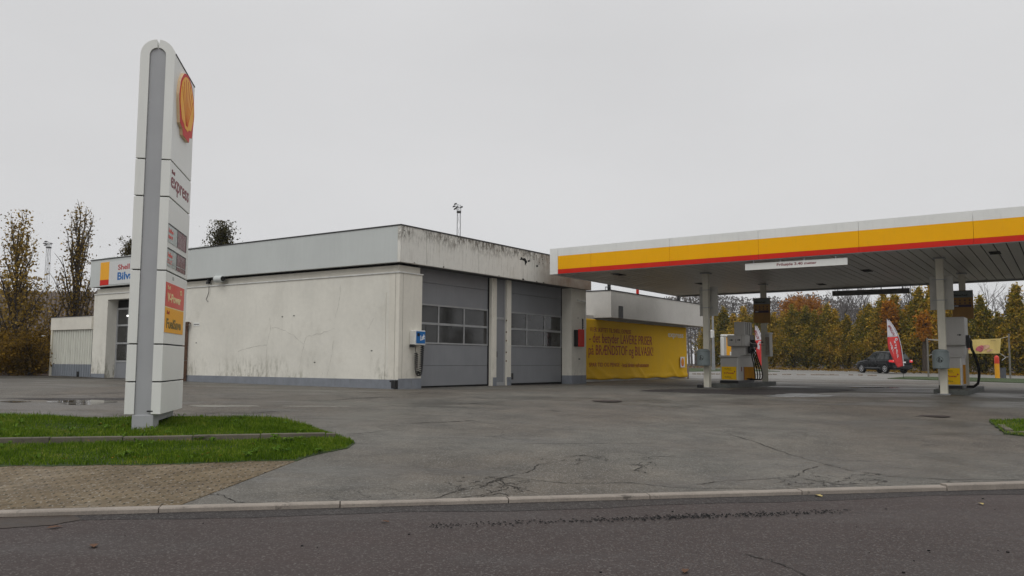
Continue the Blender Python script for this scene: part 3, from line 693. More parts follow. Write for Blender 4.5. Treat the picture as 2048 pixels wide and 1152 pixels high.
# silt and water lying in the gutter
def strip_on_street(name, pix, mat, z):
    P = []
    for a, b in zip(pix, pix[1:]+pix[:1]):
        for k in range(6):
            f = k/6; px = a[0]+(b[0]-a[0])*f; py = a[1]+(b[1]-a[1])*f+random.uniform(-.8, .8); r_ = ray(px, py); t_ = (z-CAMZ)/r_[2]; P.append((float(r_[0]*t_), float(r_[1]*t_), z))
    q = MB(); q.add(P, [tuple(range(len(P)))]); return tag(q.build(name, mat), kind='structure')
strip_on_street('gutter_silt', [(-60, 1031), (60, 1030), (140, 1030), (165, 1038), (110, 1049), (30, 1055), (-60, 1057)], m_silt, .0568)
# dead leaves scattered over the grass and along the paving edge
mb = MB()
for _ in range(170):
    u = random.uniform(-9, UV_MAX); d = random.choice((random.uniform(2.6, 8.2), random.gauss(edgeD(u)-.06, .06), 2.95+random.gauss(0, .08)))
    if not inpoly(u, d+.1, verge_poly): continue
    x, y = ud(u, d); s_ = random.uniform(.012, .03); a = random.uniform(0, 6.28); z = gz(x, y)+.045+(lawn_h(u, d) if u < kb_[0] and d > edgeD(u) else -.01)
    mb.add([(x+s_*math.cos(a+q)*w_, y+s_*math.sin(a+q)*w_, z+random.uniform(0, .02)) for q, w_ in ((0, 1), (1.3, .6), (3.1, 1), (4.8, .6))], [(0, 1, 2, 3)])
tag(mb.build('dead_leaves', m_bush), kind='stuff')
# loose specks of gravel on the street
mb = MB()
for _ in range(130):
    u = random.uniform(-8, 12); d = random.uniform(-7, -.5); x, y = ud(u, d); s_ = random.choice((.003, .004, .005, .009)); mb.box(x-s_, x+s_, y-s_, y+s_, .052, .052+s_)
tag(mb.build('loose_gravel', m_dark), kind='stuff')

def boxes(name, lst, mat, parent, bevel=0):
    for b_ in lst: q = MB(); q.box(*b_); q.build(name, mat, parent, bevel=bevel)
# ================================================================ GARAGE
gar = thing('garage_building', 'long low white rendered garage with two grey overhead doors and stained fascia', 'building', G, (0, 0, ZB))
# blank long wall, with the wash-bay opening further along
mb = MB(); mb.box(.15, .5, .55, 10.4, .4, 4.15); mb.box(.15, .5, 15.33, 16.3, .4, 4.15); mb.box(.15, .5, 10.4, 15.33, 3.93, 4.15); mb.build('wall', m_wall, gar)
boxes('bay_reveal', [(.5, .95, 15.33, 15.6, .4, 3.93), (.5, .95, 10.1, 10.4, .4, 3.93)], m_wall, gar)
boxes('frieze', [(.22, .5, .24, 16.25, 4.15, 4.385), (.5, 1.15, .24, .55, 4.15, 4.385)], m_pil, gar)
boxes('painted_shadow_gap', [(.30, .5, .32, 16.2, 4.385, 4.455), (.5, 1.15, .32, .55, 4.385, 4.455)], m_dark, gar)  # near-black strips put the shade of the gap under the fascia into colour
mb = MB(); mb.box(.5, 11.05, .95, 10.1, .4, 4.15); mb.box(1.6, 11.05, 10.1, 16.3, .4, 4.15); mb.box(.95, 1.6, 15.6, 16.3, .4, 4.15); mb.build('core', m_roof, gar)
boxes('ledge', [(.12, .17, .12, 16.3, 4.15, 4.19), (.17, 1.17, .12, .2, 4.15, 4.19)], m_trimw, gar, bevel=.004)
# corner and end pilasters
mb = MB(); mb.box(.15, 1.15, .15, .55, .4, 4.15); mb.box(.5, 1.15, .55, .95, .4, 4.44); mb.build('corner_pilaster', m_pil, gar)
mb = MB(); mb.box(9.97, 11.1, .15, .95, .4, 4.44); mb.build('end_pilaster', m_pil, gar)
boxes('plinth', [(.144, .156, .14, 10.4, .4, 1.07), (.144, .156, 15.33, 16.3, .4, 1.05), (.156, 1.157, .14, .152, .4, 1.10), (9.962, 11.107, .143, .152, .4, 1.09), (9.962, 9.972, .152, .6, .4, 1.09)], m_plinth, gar)
# fascia box
mb = MB(); mb.box(0, 11.27, 0, .12, 4.444, 5.5); mb.build('front_fascia', m_fasF, gar, bevel=.006)
mb = MB(); mb.box(0, .12, .122, 16.42, 4.444, 5.5); mb.build('side_fascia', m_fasL, gar, bevel=.006)
mb = MB(); mb.box(.12, 11.2, .12, 16.4, 4.455, 4.47); mb.box(.12, 11.25, .12, 16.4, 5.3, 5.36); mb.box(11.15, 11.27, .12, 16.42, 4.444, 5.5); mb.box(.12, 11.15, 16.3, 16.42, 4.444, 5.5); mb.build('roof', m_roof, gar)
mb = MB(); mb.box(-.02, 11.29, -.02, .16, 5.502, 5.535); mb.box(-.02, .16, .16, 16.44, 5.502, 5.535); mb.build('roof_edge', m_trimd, gar)
mb = MB()
for k in range(26): y = 9.0+k*.29+random.uniform(-.05, .05); mb.box(-.01, .1, y, y+.2, 5.536, 5.55+random.uniform(0, .02))
mb.build('loose_roof_edge_pieces', m_fasL, gar)
# fascia joints, mould holes, screws
mb = MB()
boxes('fascia_joint', [(x, x+.006, -.003, 0, 4.46, 5.48) for x in (.012, 1.14, 3.74, 6.35, 8.9)], paint('joint_grey', (.3, .29, .26), .8), gar)
def ragged(mb, x, z, w, h, y=-.004, n=14):
    c0 = len(mb.v); pts = []
    for i in range(n):
        a = 2*math.pi*i/n; r_ = random.uniform(.35, 1.15); pts.append((x+w*math.cos(a)*r_, y, z+h*math.sin(a)*r_))
    mb.add([(x, y, z)]+pts, [(0, 1+i, 1+(i+1) % n) for i in range(n)])
mb = MB()
for x, z, w, h in ((6.35, 5.17, .20, .07), (6.52, 5.10, .10, .17), (6.25, 5.20, .09, .06), (6.75, 5.16, .12, .05), (7.25, 5.03, .09, .05), (8.15, 5.22, .14, .035), (8.4, 5.25, .07, .03), (8.75, 5.12, .1, .03), (6.35, 4.47, .10, .04), (7.25, 4.46, .07, .03), (7.7, 4.46, .06, .03), (1.95, 4.47, .05, .03), (.15, 5.36, .02, .028), (.15, 5.21, .02, .028), (.6, 4.47, .05, .015), (4.9, 4.46, .06, .015), (8.6, 4.98, .05, .02), (9.1, 5.25, .2, .02)): ragged(mb, x, z, w, h)
for k in range(26): x = random.uniform(6.0, 9.4); ragged(mb, x, random.uniform(5.1, 5.4), random.uniform(.01, .05), random.uniform(.008, .02))
mb.build('fascia_damage', m_dark, gar)
mb = MB()
for p in (((1.17, 5.25), (1.16, 4.5)),):
    pass
# cracks in the render of the long wall (Y, z) on X=.15
def wallcrack(mb, pts, w):
    Q = []
    for a, b in zip(pts, pts[1:]):
        for k in range(6): f = k/6; Q.append((a[0]+(b[0]-a[0])*f+random.uniform(-.02, .02), a[1]+(b[1]-a[1])*f+random.uniform(-.02, .02)))
    Q.append(pts[-1]); vs = []
    for i, p in enumerate(Q):
        a, b = Q[max(0, i-1)], Q[min(len(Q)-1, i+1)]; L = math.hypot(b[0]-a[0], b[1]-a[1]); ww = w*random.uniform(.2, 1.3); nx, ny = -(b[1]-a[1])/L*ww, (b[0]-a[0])/L*ww
        vs += [(.1475, p[0]-nx, p[1]-ny), (.1475, p[0]+nx, p[1]+ny)]
    mb.add(vs, [(2*i, 2*i+1, 2*i+3, 2*i+2) for i in range(len(Q)-1)])
mb = MB()
for pts in ([(5.75, 3.0), (5.72, 2.6), (5.85, 2.1), (5.9, 1.5), (6.0, 1.15)], [(5.72, 2.62), (5.5, 2.66), (5.0, 2.55), (4.6, 2.40), (4.3, 2.2), (4.1, 2.1)], [(4.1, 2.1), (4.0, 2.35), (3.3, 2.45), (2.75, 2.58)], [(7.3, 1.9), (6.6, 2.05), (5.85, 2.1)], [(2.55, 3.9), (2.6, 3.4), (2.75, 2.9)], [(2.8, 2.2), (2.9, 1.6), (3.05, 1.1)], [(4.1, 2.1), (4.25, 1.6), (4.3, 1.2)], [(1.4, 2.5), (1.25, 2.7), (1.15, 2.85)], [(8.9, 4.1), (8.95, 3.8)]): wallcrack(mb, pts, .0045)
mb.build('render_crack', paint('crack_grey', (.34, .32, .28), .9), gar)
mb = MB()
boxes('wall_plug', [(.142, .15, y-.03, y+.03, z-.014, z+.014) for y, z in ((5.15, 3.0), (4.6, 3.02), (1.2, 1.9), (3.6, 1.55), (9.6, 2.2))], m_dark, gar)
mb = MB(); mb.box(.135, .15, .66, .70, 1.08, 3.6); mb.build('vertical_batten', m_wall, gar)
mb = MB(); mb.box(.146, .15, .30, .308, 1.08, 4.14); mb.box(.30, .306, .146, .15, 1.1, 4.14); mb.build('corner_seam', paint('seam', (.22, .20, .17), .9), gar)
# overhead doors
def overhead_door(x0, x1, flap=False):
    o_ = MB(); js_ = (.84, 1.47, 2.10)
    for a, b in ((.84, 1.47), (1.47, 2.13), (3.36, 4.02), (4.02, 4.62)): o_.box(x0, x1, .60, .66, a+.004, b-.004)
    d = o_.build('overhead_door', m_doorg, gar, bevel=.005)
    f = MB(); n = 3; w = (x1-x0)/n
    for z in (2.135, 2.725, 3.315): f.box(x0, x1, .585, .65, z, z+(.05 if z != 2.725 else .07))
    for k in range(n+1):
        xc = x0+w*k; xa, xb = max(x0, xc-.028), min(x1, xc+.028)
        f.box(xa, xb, .588, .652, 2.185, 2.725); f.box(xa, xb, .588, .652, 2.795, 3.315)
    f.build('window_frame', m_doorf, d, bevel=.004)
    for k in range(n):
        for za, zb in ((2.19, 2.72), (2.80, 3.31)):
            g_ = MB(); g_.box(x0+w*k+.03, x0+w*(k+1)-.03, .612, .62, za, zb); g_.build('pane', m_glass, d)
    s_ = MB(); s_.box(x0, x1, .59, .66, .76, .838); s_.build('rubber_seal', m_rubber, d)
    if flap: q = MB(); q.box(x0+.08, x0+.36, .59, .6, .98, 1.2); q.build('cat_flap', m_black, d, bevel=.01)
    e = MB(); e.box(x0, x1, .66, .9, .4, 4.5); e.build('door_backing', m_dark, d)
    return d
overhead_door(1.17, 5.10); overhead_door(6.30, 9.94, True)
mb = MB(); mb.box(5.12, 5.20, .44, .6, .72, 4.44); mb.box(5.20, 5.40, .43, .62, .72, 4.44); mb.build('door_post', m_pil, gar, bevel=.008)
mb = MB(); mb.box(6.03, 6.28, .43, .62, .72, 4.44); mb.build('door_post', m_pil, gar, bevel=.008)
mb = MB(); mb.box(5.40, 6.03, .52, .56, .72, 3.08); mb.box(5.40, 6.03, .53, .56, 3.10, 4.44); d = mb.build('side_door', m_doorg, gar)
mb = MB(); mb.box(5.41, 5.48, .505, .52, .74, 4.42); mb.box(5.95, 6.02, .505, .52, .74, 4.42); mb.box(5.48, 5.95, .505, .52, 3.05, 3.13); mb.box(5.48, 5.95, .505, .52, .74, .9); mb.build('frame', m_doorf, d)
mb = MB(); mb.box(5.46, 5.48, .46, .50, 1.75, 1.95); mb.build('handle', m_black, d)
boxes('post_foot', [(5.195, 5.405, .425, .43, .5, 1.07), (6.025, 6.285, .425, .43, .5, 1.07)], m_plinth, gar)
boxes('door_rail', [(5.10, 5.12, .55, .62, .72, 4.44), (9.94, 9.97, .58, .62, .72, 4.44), (1.151, 1.17, .55, .62, .72, 4.44), (6.28, 6.3, .55, .62, .72, 4.44)], m_black, gar)
# wash bay door behind the sign
o_ = MB()
for a, b in ((.84, 1.5), (1.5, 1.54)): o_.box(0.55, 0.61, 10.45, 15.30, a+.004, b-.004)
d = o_.build('wash_bay_door', m_doorg, gar)
f = MB()
for z in (1.50, 2.2, 2.9, 3.55): f.box(.535, .60, 10.45, 15.3, z, z+.07)
for k in range(5): y = 10.45+k*1.2; f.box(.537, .602, y, y+.08, .84, 3.62)
f.build('window_frame', m_doorf, d, bevel=.004)
for k in range(4):
    for za in (1.58, 2.28, 2.98):
        g_ = MB(); g_.box(.562, .57, 10.54+k*1.2, 11.64+k*1.2, za, za+.6); g_.build('pane', m_glass, d)
e = MB(); e.box(.62, 1.55, 10.45, 15.3, .5, 4.1); e.box(.57, .61, 10.45, 15.3, 3.62, 3.92); e.build('door_backing', m_dark, d)
# tube light showing in the bay window
ml, t, b = newmat('lit_tube'); b.inputs['Emission Color'].default_value = (1, .98, .92, 1); b.inputs['Emission Strength'].default_value = 1.6; b.inputs['Base Color'].default_value = (.8, .8, .8, 1)
mb = MB(); mb.tube([(.555, 14.62, 3.30), (.555, 14.30, 3.305)], .035, 8); mb.build('lit_tube', ml, d)
# fascia sign band over the wash bay
mb = MB(); mb.box(-.012, 0, 11.2, 15.06, 4.50, 5.38); sg = mb.build('sign_panel', paint('sign_panel_white', (.60, .61, .60), .4, var=.02), gar)
mb = MB(); mb.box(-.014, 0, 15.065, 15.68, 4.70, 5.39); mb.build('yellow_block', m_yelplate, sg)
mb = MB(); mb.box(-.014, 0, 15.065, 15.68, 4.49, 4.698); mb.build('red_block', m_red, sg)
text('Shell', (-.012, 14.45, 5.03), (0, -1, 0), (0, 0, 1), .78, .21, m_lred, sg, bold=.02)
text('Bilvask', (-.012, 14.47, 4.64), (0, -1, 0), (0, 0, 1), 1.6, .30, m_blue, sg, bold=.03)
# rusty post / door leaf at the bay edge
mb = MB(); mb.box(-.02, .12, 10.05, 10.32, 1.6, 2.92); mb.box(-.02, .12, 10.05, 10.32, .75, 1.58); o = mb.build('guard_post', m_rust, frame=G, org=(.05, 10.2, .78), bevel=.01)
tag(o, 'narrow rusty brown post at the wash bay edge beside the tall sign', 'post')
mb = MB(); mb.lathe([(0, 0), (.05, 0), (.05, .1), (.07, .1), (.07, .16), (0, .16)], 0, 0, 10); mb.v = [(x+.02, y+9.97, z+2.78) for x, y, z in mb.v]; mb.tube([(.15, 9.97, 2.9), (.02, 9.97, 2.9)], .02, 6)
tag(mb.build('wall_valve', m_rust, frame=G, org=(.1, 9.97, 2.8)), 'small rusty valve sticking out of the white wall beside the tall sign', 'valve')
# lamp, bracket, plate on the long wall
lamp = thing('wall_lamp', 'round grey floodlight fixed under the grey fascia of the long wall', 'lamp', G, (.2, 8.25, 4.38))
mb = MB(); mb.tube([(.0, 8.05, 4.36), (.02, 8.45, 4.37)], [.105, .12], 14); mb.build('housing', m_fasL, lamp, smooth=False)
mb = MB(); mb.tube([(.0, 8.035, 4.36), (.0, 8.05, 4.36)], .09, 14); mb.build('lens', m_glass, lamp)
mb = MB(); mb.box(.05, .22, 8.3, 8.36, 4.34, 4.40); mb.build('bracket', m_steel, lamp)
mb = MB(); mb.box(.08, .2, 8.97, 9.03, 4.34, 4.46); mb.box(.06, .16, 8.94, 9.06, 4.24, 4.33); mb.tube([(.14, 8.99, 4.15), (.135, 8.99, 3.95), (.135, 9.12, 3.7), (.135, 9.0, 3.62)], .008, 5)
tag(mb.build('cable_bracket', m_black, frame=G, org=(.2, 9, 4.3)), 'small dark cable bracket with a loose wire left of the floodlight', 'bracket')
mb = MB(); mb.box(.14, .15, 9.45, 9.8, 2.79, 2.91); o = mb.build('wall_plate', m_signw, frame=G, org=(.15, 9.6, 2.8)); tag(o, 'small pale plate on the long wall beside the rusty valve', 'plate')
mb = MB(); mb.box(.136, .14, 9.48, 9.77, 2.84, 2.86); mb.build('dark_print', m_dark, o)
mb = MB(); mb.box(.06, .15, .26, .40, 1.0, 1.05); mb.box(.02, .15, .14, .30, .82, 1.06)
tag(mb.build('socket_box', m_black, frame=G, org=(.1, .2, .82), bevel=.012), 'dark socket box low on the building corner', 'box')
# air station with coiled hose
air = thing('air_station', 'blue and white air pump box with coiled black hose on the corner pilaster', 'air pump', G, (.85, .15, 2.1))
mb = MB(); mb.box(.62, 1.08, -.07, .15, 2.07, 2.50); mb.build('housing', m_trimw, air, bevel=.02)
mb = MB(); mb.box(.66, 1.05, -.078, -.07, 2.12, 2.47); bl = mb.build('blue_front', m_blue, air)
text('Luft', (.83, -.078, 2.20), (1, 0, .22), (-.15, 0, 1), .21, .15, m_white, bl, bold=.03, italic=.3)
mb = MB(); mb.box(.70, .80, -.084, -.078, 2.33, 2.42); mb.build('display', m_dark, bl)
mb = MB(); mb.box(.60, .66, -.04, .13, 2.0, 2.09); mb.tube([(1.08, -.06, 2.35), (1.1, -.06, 2.62), (1.11, -.03, 2.66)], .015, 6); mb.build('hook', m_black, air)
pts = []; path = [(.80, 2.05), (.775, 1.85)]
coil = [(.80, 1.84), (.80, 1.6), (.815, 1.4), (.87, 1.24), (.93, 1.20), (.99, 1.26), (1.03, 1.45), (1.05, 1.8), (1.065, 2.1), (1.08, 2.38)]
L = [0]
for a, b in zip(coil, coil[1:]): L.append(L[-1]+math.hypot(b[0]-a[0], b[1]-a[1]))
T = 34; N = T*12
for i in range(N+1):
    s_ = L[-1]*i/N; x = float(np.interp(s_, L, [p[0] for p in coil])); z = float(np.interp(s_, L, [p[1] for p in coil])); x2 = float(np.interp(s_+.02, L, [p[0] for p in coil])); z2 = float(np.interp(s_+.02, L, [p[1] for p in coil]))
    if s_ > L[-1]-.03: x2, z2 = x+.004, z+.02
    l_ = math.hypot(x2-x, z2-z) or 1; tx, tz = (x2-x)/l_, (z2-z)/l_; a = 2*math.pi*T*i/N; r_ = .05
    pts.append((x-tz*r_*math.cos(a), .06+r_*math.sin(a)-.02, z+tx*r_*math.cos(a)))
mb = MB(); mb.tube([(.79, .05, 2.08), (.78, .06, 1.92), (.80, .05, 1.84)], .009, 6); mb.tube(pts, .013, 5); mb.build('coiled_hose', m_rubber, air, smooth=True)
# red box on the end pilaster
rb = thing('fire_hose_box', 'red box with dark side hanging on the stained end pillar by the banner', 'box', G, (10.6, .15, 2.2))
mb = MB(); mb.box(10.10, 10.50, -.06, .13, 2.2, 2.84); mb.build('box', m_black, rb, bevel=.02)
mb = MB(); mb.box(10.10, 10.53, -.10, -.061, 2.19, 2.86); mb.box(10.501, 10.53, -.06, .1, 2.19, 2.86); mb.build('red_front', m_red, rb, bevel=.02)
mb = MB(); 
for k in range(5): mb.box(10.80, 10.84, .1, .15, 2.93+k*.075, 2.96+k*.075)
mb.box(10.78, 10.80, .12, .15, 2.86, 3.3); mb.build('chain', m_black, rb)
mb = MB(); mb.tube([(10.35, .1, 4.0), (10.98, .1, 3.97), (11.02, .12, 3.90), (11.02, .12, 2.9)], .022, 8)
tag(mb.build('pipe', m_trimw, frame=G, org=(11, .15, 2.9)), 'thin pale pipe bent across the top of the end pillar', 'pipe')
mb = MB(); mb.box(10.5, 10.62, .143, .15, 1.7, 1.74); mb.box(10.42, 10.5, .143, .15, 3.3, 3.32)
mb.build('wall_mark', m_dark, gar)
for k in range(1):
    mb = MB()
    for z in (1.6, 1.9, 2.3, 2.6, 3.0): mb.box(6.0, 6.03, .44, .47, z, z+.05)
    mb.build('post_hinge', m_rust, gar)

# ================================================================ CORRUGATED YARD SCREEN
scr = thing('corrugated_screen', 'low white corrugated metal screen with plain top board at the far left of the garage', 'wall', G, (.15, 18, .85))
mb = MB(); mb.box(.08, .35, 16.31, 19.42, 2.80, 3.32); mb.build('top_board', m_pil, scr, bevel=.006)
mb = MB(); mb.box(.06, .37, 16.31, 19.44, 3.322, 3.345); mb.build('cap', m_trimd, scr)
mb = MB(); inner = []; outer = []
y = 16.33
while y < 19.3:
    for dy, dx in ((0, 0), (.07, 0), (.10, .05), (.15, .05)): outer.append((.14+dx, y+dy)); inner.append((.15+dx, y+dy))
    y += .18
mb.strip(inner, outer, 2, .86, 2.80); o = mb.build('corrugated_cladding', m_corr, scr)
mb = MB(); mb.box(.10, .3, 19.31, 19.42, .8, 2.80); mb.build('end_post', m_cream, scr)
mb = MB(); mb.box(.12, .135, 17.15, 17.3, .86, 1.12); mb.build('dark_hatch', m_dark, scr)

# ================================================================ KIOSK AND BANNER
kio = thing('kiosk_building', 'low flat-roofed kiosk with deep white overhanging fascia beside the garage', 'building', G, (18, 1.3, ZB))
mb = MB(); mb.box(11.12, 23.9, 1.26, 7, .4, 3.6); mb.build('wall', m_kioskw, kio)
mb = MB(); mb.box(13.757, 24.3, .422, .52, 3.494, 4.64); mb.box(13.757, 13.85, .52, 7.2, 3.494, 4.64); mb.box(24.2, 24.3, .52, 7.2, 3.494, 4.64); mb.build('fascia', m_kioskw, kio, bevel=.006)
mb = MB(); mb.box(13.85, 24.2, .52, 7.1, 3.60, 3.64); mb.box(13.85, 24.2, .52, 7.1, 4.5, 4.55); mb.build('roof', m_roof, kio)
mb = MB(); mb.box(13.73, 24.33, .395, .56, 4.642, 4.675); mb.box(13.73, 13.88, .56, 7.2, 4.642, 4.675); mb.build('roof_edge', m_trimd, kio)
mb = MB(); mb.box(14.45, 14.86, .41, .421, 3.50, 4.03); mb.build('dark_vent', m_black, kio)
for x, m_, lab in ((13.95, m_black, 'thin dark post on the near corner of the kiosk roof'), (16.74, m_red, 'thin red post on the middle of the kiosk roof'), (21.4, m_black, 'thin dark post toward the far end of the kiosk roof')):
    mb = MB(); mb.tube([(x, .62, 4.4), (x, .62, 5.6)], .07, 8); tag(mb.build('roof_post', m_, frame=G, org=(x, .62, 4.5)), lab, 'post', 'posts on the kiosk roof')
mb = MB(); P_ = [(15.1, 1.4, 4.5), (15.1, 1.4, 4.95), (15.6, 1.4, 4.98), (15.6, 1.4, 4.5)]; mb.tube(P_, .018, 5); mb.tube([(15.3, 1.5, 4.95), (16.4, 1.5, 4.8)], .012, 5); mb.tube([(15.6, 1.4, 5.0), (15.6, 1.4, 5.3)], .015, 5)
tag(mb.build('roof_aerial', m_steel, frame=G, org=(15.3, 1.4, 4.55)), 'thin wire aerial frame standing on the kiosk roof', 'aerial')
m_btext = paint('banner_print_red', (.30, .018, .02), .6, var=.02)
ban = thing('wall_banner', 'large dull yellow vinyl banner with red Danish lettering hung on the kiosk wall', 'banner', G, (18, 1.2, .9))
nx, nz = 90, 40; mb = MB()
def wr(x, z):
    lo = max(0, 1-(z-.86)/.9)
    y = 1.18 - .01*math.sin(x*1.3) - .008*math.sin(x*.7+z*2)
    for cx, sl_, am, w_ in ((22.3, -1.1, .10, .16), (23.2, -.6, .07, .12), (18.6, -1.4, .07, .14), (17.5, -.9, .04, .2), (13.9, -1.9, .05, .13), (15.1, -2.4, .035, .25), (20.6, .9, .04, .2)):
        d_ = (x-cx-(z-.86)*sl_); y -= am*math.exp(-(d_/w_)**2)*lo
    y -= .05*lo*lo*(.5+.5*math.sin(x*2.2+.5)) + .02*math.exp(-((z-.98)/.05)**2)*(1+math.sin(x*3))
    return y
for j in range(nz+1):
    for i in range(nx+1):
        x = 12.79+(23.7-12.79)*i/nx; z = .86+.02*math.sin(i*.35)*(1-j/nz)+(3.44-.86)*j/nz - .02*math.sin(math.pi*i/nx)*(j/nz); mb.v.append((x, wr(x, z), z))
mb.f = [(j*(nx+1)+i, j*(nx+1)+i+1, (j+1)*(nx+1)+i+1, (j+1)*(nx+1)+i) for j in range(nz) for i in range(nx)]; mb.m = [0]*len(mb.f)
b_ = mb.build('banner_sheet', m_banner, ban, smooth=True); sm = b_.modifiers.new('thick', 'SOLIDIFY'); sm.thickness = .003
Xd, Zd = (1, 0, 0), (0, 0, 1)
for s_, x, z, w, h, m_, bo in (('VI ER SKIFTET TIL SHELL EXPRESS', 13.28, 2.90, 3.9, .19, m_btext, .0), ('- det betyder LAVERE PRISER', 13.2, 2.30, 6.25, .55, m_btext, .0), ('på BRÆNDSTOF og BILVASK!', 13.15, 1.78, 6.4, .56, m_btext, .0), ('SPAR TID OG PENGE', 13.2, 1.41, 2.75, .17, m_btext, .0), ('- betal direkte ved automaten', 16.1, 1.38, 2.95, .2, m_btext, .0), ('express', 21.3, 2.80, 2.0, .28, m_trimw, .01)):
    t_ = text(s_, (x, 1.13, z), Xd, Zd, w, h, m_, ban, bold=bo); og = ORG[ban.name]
    for v in t_.data.vertices: v.co.y = wr(v.co.x+og[0], v.co.z+og[2]) - (.012 if v.co.y > 1.13-.002-og[1] else .009) - og[1]
mb = MB(); mb.box(22.7, 23.25, 1.10, 1.11, 1.36, 1.90); lp = mb.build('logo_card', m_signw, ban)
emblem((22.97, 1.10, 1.63), Xd, Zd, .36, .42, .004, lp, m_red)
mb = MB(); mb.box(23.26, 23.7, 1.16, 1.165, 1.88, 1.89); mb.box(23.26, 23.7, 1.16, 1.165, 1.36, 1.37); mb.build('thin_line', m_trimw, ban)

# ================================================================ PYLON SIGN
pyl = thing('pylon_sign', 'tall narrow white price sign with grey spine and shell emblem on the grass', 'sign', S, (.16, .9, .42))
SB = .40
mb = MB(); mb.box(0, .33, 0, .42, SB-.3, .70); mb.box(.005, .325, .42, 1.62, .58, .705); mb.build('base', m_spine, pyl, bevel=.01)
mb = MB(); mb.box(.02, .31, 1.2, 1.5, .2, .58); mb.build('base_foot', m_dark, pyl)
arc = [(.16+.125*math.cos(a), 6.76+.125*math.sin(a)) for a in [math.pi*k/14 for k in range(15)]]
mb = MB(); mb.prism([(.035, .70), (.285, .70)] + arc, 1, .02, 1.76); mb.build('spine', m_spine, pyl)
mb = MB()
for z in np.arange(1.0, 6.6, .44): mb.box(.028, .04, .03, .05, z, z+.035)
mb.build('bolt', m_dark, pyl)
cuts = [.71, 1.25, 1.87, 3.10, 4.345, 4.975]
for side in (-1, 1):
    def X_(x): return .16 + side*x
    for i, z0 in enumerate(cuts):
        z1 = cuts[i+1] - .022 if i+1 < len(cuts) else 6.76
        inn = [(X_(.13), z0), (X_(.13), z1)]; outp = [(X_(.28), z0), (X_(.28), z1)]
        if i == len(cuts)-1:
            for k in range(1, 13): a = math.pi/2*k/12*.945; inn.append((X_(.13*math.cos(a)), 6.76+.13*math.sin(a))); outp.append((X_(.28*math.cos(a)), 6.76+.28*math.sin(a)))
        mb = MB(); mb.strip(inn, outp, 1, -.01, 1.8); mb.build('cladding_panel', m_signw, pyl, bevel=.006)
mb = MB(); mb.box(-.10, .03, .05, 1.72, .76, 6.5); mb.box(.29, .42, .05, 1.72, .76, 6.5); mb.build('inner_frame', m_dark, pyl)
mb = MB(); mb.box(.437, .447, .04, 1.8, 6.805, 6.825); mb.build('top_seam', m_trimd, pyl)
Yd = (0, 1, 0)
emblem((.44, .88, 6.14), Yd, Zd, 1.36, 1.16, .05, pyl, paint('emblem_side', (.85, .62, .38), .5))
text('Shell', (.441, .10, 4.76), Yd, Zd, .25, .07, m_maroon, pyl)
text('express', (.441, .06, 4.44), Yd, Zd, 1.56, .27, m_maroon, pyl, bold=.012)
for z0, z1, t1, t2 in ((3.575, 3.87, 'FuelSave', 'Blyfri 95'), (3.17, 3.46, 'FuelSave', 'Diesel')):
    mb = MB(); mb.box(.441, .446, 0.0, .74, z0, z1); pw = mb.build('price_window', m_pane, pyl)
    text(t1, (.446, .03, z1-.13), Yd, Zd, .36, .075, m_dispred, pw); text(t2, (.446, .03, z0+.05), Yd, Zd, .33, .075, m_dispred, pw)
    mb = MB(); mb.box(.441, .448, .745, 1.52, z0, z1); dp = mb.build('price_display', m_disp, pyl)
    mb = MB(); mb.box(.441, .452, 0, 1.54, z1, z1+.018); mb.box(.441, .452, 1.52, 1.54, z0, z1); mb.box(.448, .451, .742, .755, z0, z1); mb.build('frame', m_trimd, pyl)
    if z0 < 3.3:
        mb = MB(); mb.add([(.450, .02, z0+.07), (.450, .74, z0+.06), (.451, 1.52, z0+.075), (.451, 1.52, z0+.085), (.450, .74, z0+.075), (.450, .02, z0+.09)], [(0, 1, 4, 5), (1, 2, 3, 4)]); mb.build('loose_strip', m_pane, pyl)
mb = MB(); mb.box(.441, .449, .01, 1.53, 2.495, 2.90); rp = mb.build('red_plate', m_redplate, pyl)
text('Shell', (.449, .12, 2.79), Yd, Zd, .2, .06, m_creaml, rp); text('V-Power', (.449, .12, 2.58), Yd, Zd, 1.13, .15, m_creaml, rp, bold=.03)
mb = MB(); o2 = [(1.22+.075*math.cos(a), 2.80+.045*math.sin(a)) for a in np.linspace(0, 2*math.pi, 15)]; i2 = [(1.22+.045*math.cos(a), 2.80+.025*math.sin(a)) for a in np.linspace(0, 2*math.pi, 15)]
mb.strip(i2, o2, 0, .449, .453); mb.build('small_emblem', m_creaml, rp)
mb = MB(); mb.box(.441, .449, .01, 1.53, 2.06, 2.475); yp = mb.build('yellow_plate', m_yelplate, pyl)
text('Shell', (.449, .12, 2.37), Yd, Zd, .2, .06, m_lred, yp); text('FuelSave', (.449, .12, 2.13), Yd, Zd, 1.2, .17, m_olive, yp, bold=.03)
mb = MB(); mb.box(.441, .447, .01, 1.53, 2.475, 2.495); mb.build('divider', m_creaml, pyl)
mb = MB(); mb.box(.441, .443, .5, .62, 2.97, 3.03); mb.build('faint_mark', m_pane, pyl)
mb = MB(); mb.box(.23, .32, 0-.012, 0, .75, .77); mb.build('scratch', m_dark, pyl)

